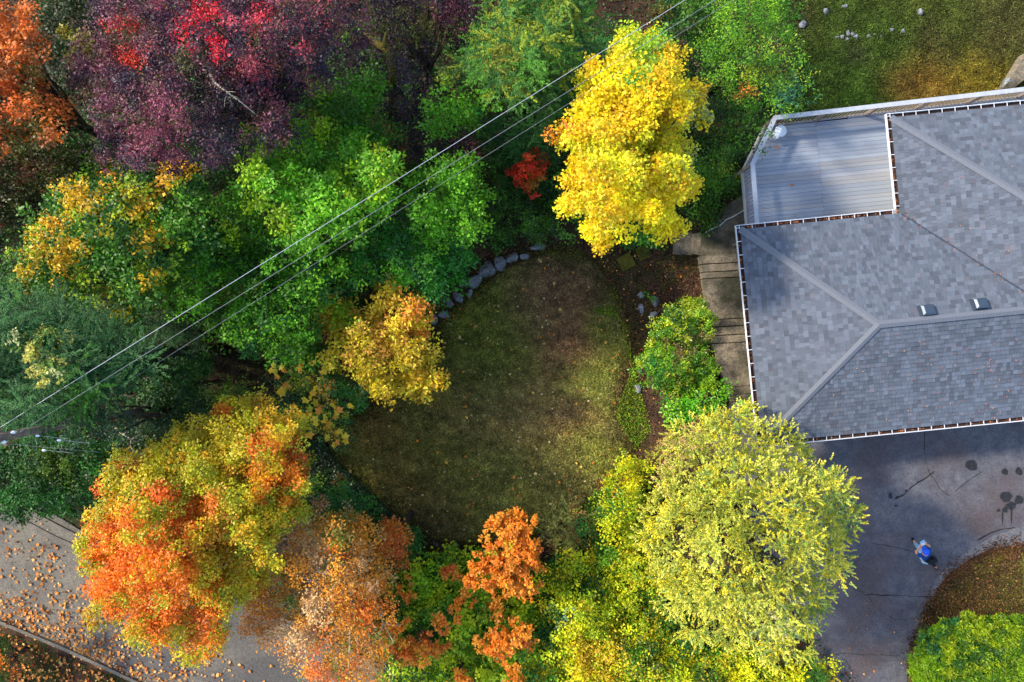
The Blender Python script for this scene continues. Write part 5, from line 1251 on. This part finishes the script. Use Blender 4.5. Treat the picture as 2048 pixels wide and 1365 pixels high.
def leaf_stuff(name, poly, z, n, cols, label, seed, size=.085, dens=None, follow=False, mt='dry_leaf', zf=None):
    r = np.random.default_rng(seed); o = np.array(maple_outline(1.0)); k = len(o)
    xs = [p[0] for p in poly]; ys = [p[1] for p in poly]
    x = r.uniform(min(xs), max(xs), n * 6); y = r.uniform(min(ys), max(ys), n * 6); q = inside(x, y, poly)
    if dens is not None: q &= r.random(len(x)) < np.array([dens(a, b) for a, b in zip(x, y)])
    x = x[q][:n]; y = y[q][:n]; n = len(x)
    X = (x - 1024) * (HC - z) / F; Y = (682.5 - y) * (HC - z) / F
    Z = ground_z(X, Y) + .05 if follow else (zf(X, Y) if zf else np.full(n, z))
    a = r.uniform(0, 6.3, n); s_ = size * r.uniform(.35, 1.35, n); tx = r.normal(0, .25, n); ty = r.normal(0, .25, n)
    px = o[None, :, 0] * s_[:, None]; py = o[None, :, 1] * s_[:, None]
    vx = px * np.cos(a)[:, None] - py * np.sin(a)[:, None]; vy = px * np.sin(a)[:, None] + py * np.cos(a)[:, None]
    vz = vx * tx[:, None] + vy * ty[:, None] + 6 * s_[:, None] * 0 + (vx ** 2 + vy ** 2) * 2.5
    V = np.stack([X[:, None] + vx, Y[:, None] + vy, Z[:, None] + vz + .02], -1).reshape(-1, 3)
    c = np.array([lin(c_) for c_ in cols])[r.integers(0, len(cols), n)] * r.uniform(.7, 1.2, (n, 1))
    ob = np_mesh(name, V, n, c, M[mt], k=k)
    return tag(ob, label, 'leaves', kind='stuff')
leaf_stuff('fallen_leaves', ROADVIS, Z_ROAD + .04, 800, FC, 'scattered orange leaves strewn over the road', 11, dens=road_dens)
leaf_stuff('fallen_leaves', [(-20, 1150), (0, 1180), (130, 1262), (260, 1325), (420, 1400), (260, 1362), (130, 1300), (0, 1246), (-60, 1220)], Z_ROAD + .05, 420, FC, 'drift of small crumpled leaves along the lower kerb', 21, size=.06)
leaf_stuff('fallen_leaves', [(-60, 1258), (0, 1262), (130, 1316), (260, 1376), (300, 1420), (-60, 1420)], -3.9, 900, FC + [(130, 50, 24), (110, 56, 30)], 'thick orange leaf cover on the verge below the kerb', 12, follow=True)
leaf_stuff('fallen_leaves', P_LAWN, Z_LAWN + .03, 420, [(206, 186, 130), (210, 130, 60), (170, 130, 80)], 'tiny pale leaves dotted over the lawn', 13, size=.055)
def roof_z_px(): 
    pass
rl = MB(); rr_ = random.Random(3)
def roof_leaves(n, u0, u1, s0, s1, key, seed):
    r = random.Random(seed)
    for _ in range(n):
        u = r.uniform(u0, u1); s = r.uniform(s0, s1); d = 6.7 - s if key == 's' else s
        if key == 's' and u < d + .2: continue
        if key == 'w': d = u - 5.02
        p = HR(u, s, d) + Vector((0, 0, .03)); a = r.uniform(0, 6.3); k = r.uniform(.012, .032)
        rl.add([p + Vector((math.cos(a + t) * k * w, math.sin(a + t) * k * w, .004 * w)) for t, w in ((0, 1), (1.5, .5), (3.1, 1), (4.6, .5))], [(0, 1, 2, 3)], lin(r.choice(((206, 120, 80), (190, 96, 60), (220, 150, 90)))))
roof_leaves(110, 4.5, 9.5, 4.2, 6.65, 's', 1); roof_leaves(60, 2, 9, 3.6, 6.6, 's', 2); roof_leaves(16, 6, 8, -1, 2, 'w', 3)
_r = random.Random(9)
for _ in range(70):
    t = _r.uniform(.05, 3.2); sd_ = _r.uniform(-.07, .07); p = HR(5.02 + t + sd_, t - sd_, t) + Vector((0, 0, .05)); a = _r.uniform(0, 6.3); k = _r.uniform(.012, .04)
    rl.add([p + Vector((math.cos(a + q) * k * w, math.sin(a + q) * k * w, .004 * w)) for q, w in ((0, 1), (1.5, .5), (3.1, 1), (4.6, .5))], [(0, 1, 2, 3)], lin(_r.choice(((150, 90, 60), (110, 70, 50), (190, 120, 80)))))
for (ua, sa, ub, sb, ou, os_) in ((0, 0, 0, 6.7, -1, 0), (0, 0, 5, 0, 0, -1), (5.02, -3, 5.02, 0, -1, 0), (0, 6.7, 14, 6.7, 0, 1)):
    for _ in range(90):
        t = _r.random(); p = H(ua + (ub - ua) * t + ou * .06, sa + (sb - sa) * t + os_ * .06, ZE - .045); a = _r.uniform(0, 6.3); k = _r.uniform(.02, .05)
        rl.add([p + Vector((math.cos(a + q) * k * w, math.sin(a + q) * k * w, .01 * w)) for q, w in ((0, 1), (1.5, .5), (3.1, 1), (4.6, .5))], [(0, 1, 2, 3)], lin(_r.choice(((150, 84, 50), (96, 60, 44), (196, 120, 70)))))
tag(rl.build('roof_leaf_specks', M['dry_leaf']), 'tiny orange leaf specks lying on the roof shingles', 'leaves', kind='stuff')

# ------------------------------------------------------------------ utility pole and wires
pole_top = W3(-28, 880, 8.2)
pl = tag(empty('utility_pole', (pole_top.x, pole_top.y, -3.6)), 'grey brown wooden utility pole at the left edge below the wires', 'utility pole')
m = MB(); m.tube([(0, 0, -.2), (0, 0, 6), (0, 0, 11.9)], [.13, .115, .10], 12); m.build('pole_shaft', M['pole'], pl, True)
dw = (W3(1370, 0, 7) - W3(0, 856, 7)).normalized(); dp = Vector((-dw.y, dw.x, 0))
m = MB(); m.bar(Vector((0, 0, 11.3)) - dp * .25, Vector((0, 0, 11.3)) + dp * .8, .09, .11); m.build('crossarm', M['pole'], pl)
for (x, y) in ((26, 865), (7, 885), (-2, 874)):
    p = W3(x, y, 7.85) - pl.location
    m = MB(); m.tube([p - Vector((0, 0, .12)), p - Vector((0, 0, .05)), p - Vector((0, 0, .045)), p, p + Vector((0, 0, .005)), p + Vector((0, 0, .05))], [.02, .02, .04, .035, .025, .018], 10); m.build('insulator', M['insul'], pl, True)
def wire(pts, rad, name, label, m, sag=.0):
    mb = MB(); P = []
    a = W3(*pts[0]); b = W3(*pts[-1]); 
    for i in range(25):
        t = i / 24; p = a.lerp(b, t); p.z -= sag * 4 * t * (1 - t)
        # keep the sag vertical only
        P.append(p)
    mb.tube(P, rad, 6)
    return tag(mb.build(name, m, None, True), label, 'power line', 'overhead wires')
wire([(-60, 893, 7.4), (1500, -81, 7.4)], .0066, 'power_line', 'brightest and uppermost overhead wire crossing the woods', M['cable'])
wire([(-30, 908, 7.3), (1560, -80, 7.3)], .0048, 'power_line', 'middle thinner overhead wire running parallel under the bright one', M['cable_dark'])
wire([(100, 862, 6.0), (1560, -59, 6.0)], .0038, 'power_line', 'lowest dull overhead wire furthest from the bright one', M['cable_dark'])
wire([(-30, 884, 7.1), (200, 905, 6.8)], .003, 'service_wire', 'thin service wire with white insulators at the left edge', M['cable_dark'])
for (x, y, lab) in ((75, 872, 'white insulator nearest the pole above the service wire'), (118, 881, 'rightmost white insulator near the service wire'), (88, 901, 'lowest white insulator below the service wire')):
    p = W3(x, y, 6.9); m = MB(); m.tube([p - Vector((.05, 0, .0)), p - Vector((.02, 0, 0)), p + Vector((.02, 0, 0)), p + Vector((.05, 0, 0))], [.012, .03, .03, .012], 10); m.tube([p + Vector((.05, 0, 0)), W3(x + 60, y + 6, 6.7)], .002, 4, False)
    tag(m.build('insulator', M['insul'], None, True), lab, 'insulator', 'insulators')

# ------------------------------------------------------------------ person
def skin(name, joints, edges, material, parent, sub=1):
    me = bpy.data.meshes.new(name); me.from_pydata([j[0] for j in joints], edges, [])
    o = link_mesh(name, me, material, parent)
    sk = o.modifiers.new('skin', 'SKIN'); sk.use_smooth_shade = True
    if not me.skin_vertices: 
        bm = bmesh.new(); bm.from_mesh(me); bm.verts.layers.skin.verify(); bm.to_mesh(me); bm.free()
    for i, j in enumerate(joints):
        rr = j[1] if isinstance(j[1], tuple) else (j[1], j[1])
        me.skin_vertices[0].data[i].radius = rr; me.skin_vertices[0].data[i].use_root = (i == 0)
    s = o.modifiers.new('sub', 'SUBSURF'); s.levels = sub; s.render_levels = sub + 1
    return o
M['skin'] = mat('skin_tone', rgb(206, 142, 116), .5, .4)
M['denim'] = noise_mat('light_denim', rgb(130, 170, 200), rgb(160, 196, 220), 30, rough=.9)
M['black_cloth'] = mat('black_cloth', rgb(16, 20, 28), .8, .3)
M['navy'] = noise_mat('blue_jacket', rgb(16, 52, 110), rgb(24, 70, 140), 20, rough=.8)
M['blue'] = mat('blue_cap', rgb(20, 84, 216), .6, .4)
M['shoe_white'] = mat('shoe_white', rgb(214, 226, 234), .5, .4)
M['hair'] = mat('dark_hair', rgb(30, 22, 20), .6, .3)
hip = W3(1853, 1117, .62); neck = W3(1851, 1109, 1.12); head = W3(1850, 1103, 1.30)
base = Vector((hip.x, hip.y, .02))
pr = tag(empty('person', base), 'person in blue cap and dark top crouching forward on the driveway holding a controller', 'person')
fwd = Vector((-.42, .9, 0)).normalized(); rt = Vector((fwd.y, -fwd.x, 0))
def L_(p): return tuple(p - base)
hipl = hip - rt * .10; hipr = hip + rt * .10
kneel = W3(1839, 1098, .50); anl = W3(1829, 1085, .10); toel = W3(1826, 1079, .05)
kneer = W3(1862, 1124, .34); anr = W3(1870, 1132, .12); toer = W3(1873, 1138, .06)
shl = neck - rt * .17 - Vector((0, 0, .04)); shr = neck + rt * .17 - Vector((0, 0, .04))
hand_c = W3(1848, 1092, 1.08)
handl = hand_c - rt * .10; handr = hand_c + rt * .10
ell = (shl + handl) / 2 - rt * .12 - Vector((0, 0, .12)); elr = (shr + handr) / 2 + rt * .12 - Vector((0, 0, .12))
chest = hip.lerp(neck, .62)
J = [(L_(hip), (.13, .10)), (L_(chest), (.15, .11)), (L_(neck), .06), (L_(neck.lerp(head, .45)), .05), (L_(head), (.085, .095)), (L_(head + Vector((0, 0, .08))), .075),
     (L_(shl), .055), (L_(ell), .042), (L_(handl), .028), (L_(shr), .055), (L_(elr), .042), (L_(handr), .028),
     (L_(hipl), .085), (L_(kneel), .06), (L_(anl), .042), (L_(toel), .034), (L_(hipr), .085), (L_(kneer), .06), (L_(anr), .042), (L_(toer), .034)]
E = [(0, 1), (1, 2), (2, 3), (3, 4), (4, 5), (2, 6), (6, 7), (7, 8), (2, 9), (9, 10), (10, 11), (0, 12), (12, 13), (13, 14), (14, 15), (0, 16), (16, 17), (17, 18), (18, 19)]
body = skin('body', J, E, M['skin'], pr)
# fingers
for sgn, hp_ in ((-1, handl), (1, handr)):
    jj = [(L_(hp_), (.026, .016))]; ee = []
    palm = hp_ + fwd * .05
    jj.append((L_(palm), (.036, .014))); ee.append((0, 1))
    for f in range(4):
        off = rt * ((f - 1.5) * .019)
        ln = (.055, .066, .062, .048)[f]
        a = palm + off + fwd * .012; b = a + fwd * ln * .55 - rt * sgn * .004 + Vector((0, 0, .004)); c_ = b + fwd * ln * .3 - rt * sgn * .014 - Vector((0, 0, .018))
        i = len(jj); jj += [(L_(a), .009), (L_(b), .008), (L_(c_), .0065)]; ee += [(1, i), (i, i + 1), (i + 1, i + 2)]
    a = hp_ + fwd * .015 - rt * sgn * .03 + Vector((0, 0, .012)); b = a - rt * sgn * .022 + fwd * .03 + Vector((0, 0, .008)); i = len(jj)
    jj += [(L_(a), .011), (L_(b), .009)]; ee += [(0, i), (i, i + 1)]
    skin('hand', jj, ee, M['skin'], pr)
skin('jacket', [(L_(hip + Vector((0, 0, .02))), (.155, .125)), (L_(chest), (.18, .135)), (L_(neck - Vector((0, 0, .02))), (.10, .08)), (L_(shl), .075), (L_(shl.lerp(ell, .75)), .062), (L_(shr), .075), (L_(shr.lerp(elr, .75)), .062)], [(0, 1), (1, 2), (2, 3), (3, 4), (2, 5), (5, 6)], M['navy'], pr)
skin('jeans', [(L_(hip - Vector((0, 0, .03))), (.15, .12)), (L_(hipl), .10), (L_(kneel), .078), (L_(kneel.lerp(anl, .9)), .06), (L_(hipr), .10)], [(0, 1), (1, 2), (2, 3), (0, 4)], M['denim'], pr)
skin('dark_trouser_leg', [(L_(hipr), .102), (L_(kneer), .078), (L_(kneer.lerp(anr, .9)), .058), (L_(anr), .05)], [(0, 1), (1, 2), (2, 3)], M['black_cloth'], pr)
for an, to, mt_ in ((anl, toel, 'black_cloth'), (anr, toer, 'black_cloth')):
    d = (to - an).normalized()
    skin('shoe', [(L_(an - Vector((0, 0, .03))), .05), (L_(to - Vector((0, 0, .0))), .042), (L_(to + d * .07), .03)], [(0, 1), (1, 2)], M[mt_], pr)
# cap with brim, hair, face details
def dome(name, c, r, zf, m, brim=None):
    mb = MB(); n = 20; vs = []; fs = []
    for i in range(7):
        a = math.pi / 2 * i / 6
        for k in range(n):
            t = 2 * math.pi * k / n; vs.append((c.x + r * math.cos(a) * math.cos(t) * .95, c.y + r * math.cos(a) * math.sin(t) * 1.05, c.z + r * zf * math.sin(a)))
    for i in range(6):
        for k in range(n): fs.append((i * n + k, i * n + (k + 1) % n, (i + 1) * n + (k + 1) % n, (i + 1) * n + k))
    mb.add(vs, fs)
    if brim is not None:
        bp = []
        for k in range(9):
            t = -1.0 + 2.0 * k / 8; d = fwd * math.cos(t) + rt * math.sin(t); bp.append(c + d * r * .97)
        for k in range(9):
            t = 1.0 - 2.0 * k / 8; d = fwd * math.cos(t) * 1.0 + rt * math.sin(t) * .8; bp.append(c + d * r * .97 + fwd * .075 * math.cos(t) - Vector((0, 0, .02)))
        mb.add(bp + [p - Vector((0, 0, .006)) for p in bp], [tuple(range(18)), tuple(reversed(range(18, 36)))] + [(i, (i + 1) % 18, 18 + (i + 1) % 18, 18 + i) for i in range(18)])
    return mb.build(name, m, pr, True)
hc = Vector(L_(head)) + Vector((0, 0, .045))
dome('cap', hc, .118, .95, M['blue'], True)
dome('hair', hc - fwd * .012 - Vector((0, 0, .012)), .106, .6, M['hair'])
for sg in (-1, 1):
    mb = MB(); e_ = Vector(L_(head)) + fwd * .088 + rt * sg * .032 + Vector((0, 0, .01)); mb.tube([e_, e_ + fwd * .008], .010, 8); mb.build('eye', M['hair'], pr, True)
    mb = MB(); e_ = Vector(L_(head)) + rt * sg * .088; mb.tube([e_ - Vector((0, 0, .03)), e_ + rt * sg * .012, e_ + Vector((0, 0, .03))], [.008, .014, .008], 8); mb.build('ear', M['skin'], pr, True)
mb = MB(); e_ = Vector(L_(head)) + fwd * .088; mb.tube([e_ + Vector((0, 0, .012)), e_ + fwd * .026 - Vector((0, 0, .022))], [.008, .016], 8); mb.build('nose', M['skin'], pr, True)
mb = MB(); e_ = Vector(L_(head)) + fwd * .086 - Vector((0, 0, .05)); mb.tube([e_ - rt * .022, e_ + fwd * .006, e_ + rt * .022], [.004, .007, .004], 6); mb.build('mouth', mat('lips', rgb(160, 80, 74), .5), pr, True)
# backpack and controller are things of their own
bpk = chest - fwd * .17 + rt * .07 + Vector((0, 0, .03))
bag = tag(empty('backpack', bpk), 'black backpack on the back of the crouching person', 'backpack')
mb = MB(); mb.box(0, 0, 0, .30, .17, .40, math.atan2(rt.y, rt.x)); o = mb.build('bag_body', M['black_cloth'], bag, True); bv = o.modifiers.new('b', 'BEVEL'); bv.width = .05; bv.segments = 4
mb = MB(); c_ = -fwd * .10 - Vector((0, 0, .06)); mb.box(c_.x, c_.y, c_.z, .22, .06, .2, math.atan2(rt.y, rt.x)); o = mb.build('pocket', M['black_cloth'], bag, True); bv = o.modifiers.new('b', 'BEVEL'); bv.width = .02; bv.segments = 3
mb = MB(); mb.tube([rt * .04 + Vector((0, 0, .19)), rt * .0 + Vector((0, 0, .23)), -rt * .04 + Vector((0, 0, .19))], .01, 6); mb.build('handle', M['black_cloth'], bag, True)
for sg in (-1, 1):
    mb = MB(); mb.tube([rt * sg * .09 + Vector((0, 0, .18)), fwd * .14 + rt * sg * .10 + Vector((0, 0, .19)), fwd * .30 + rt * sg * .09 + Vector((0, 0, .03))], [.014, .014, .012], 6); mb.build('strap', M['black_cloth'], bag, True)
ct = tag(empty('remote_controller', hand_c + fwd * .07), 'white remote controller with phone held in both hands', 'controller')
az = math.atan2(rt.y, rt.x)
mb = MB(); mb.box(0, 0, 0, .17, .10, .035, az); o = mb.build('controller_body', M['shoe_white'], ct, True); bv = o.modifiers.new('b', 'BEVEL'); bv.width = .015; bv.segments = 3
mb = MB(); q = fwd * .085 + Vector((0, 0, .03)); mb.box(q.x, q.y, q.z, .16, .08, .01, az); mb.build('phone', M['denim'], ct)
for sg in (-1, 1):
    mb = MB(); mb.tube([rt * sg * .055 + Vector((0, 0, .02)), rt * sg * .055 + Vector((0, 0, .035))], [.006, .01], 8); mb.build('joystick', M['black_cloth'], ct, True)
print('leaves', tree.count)
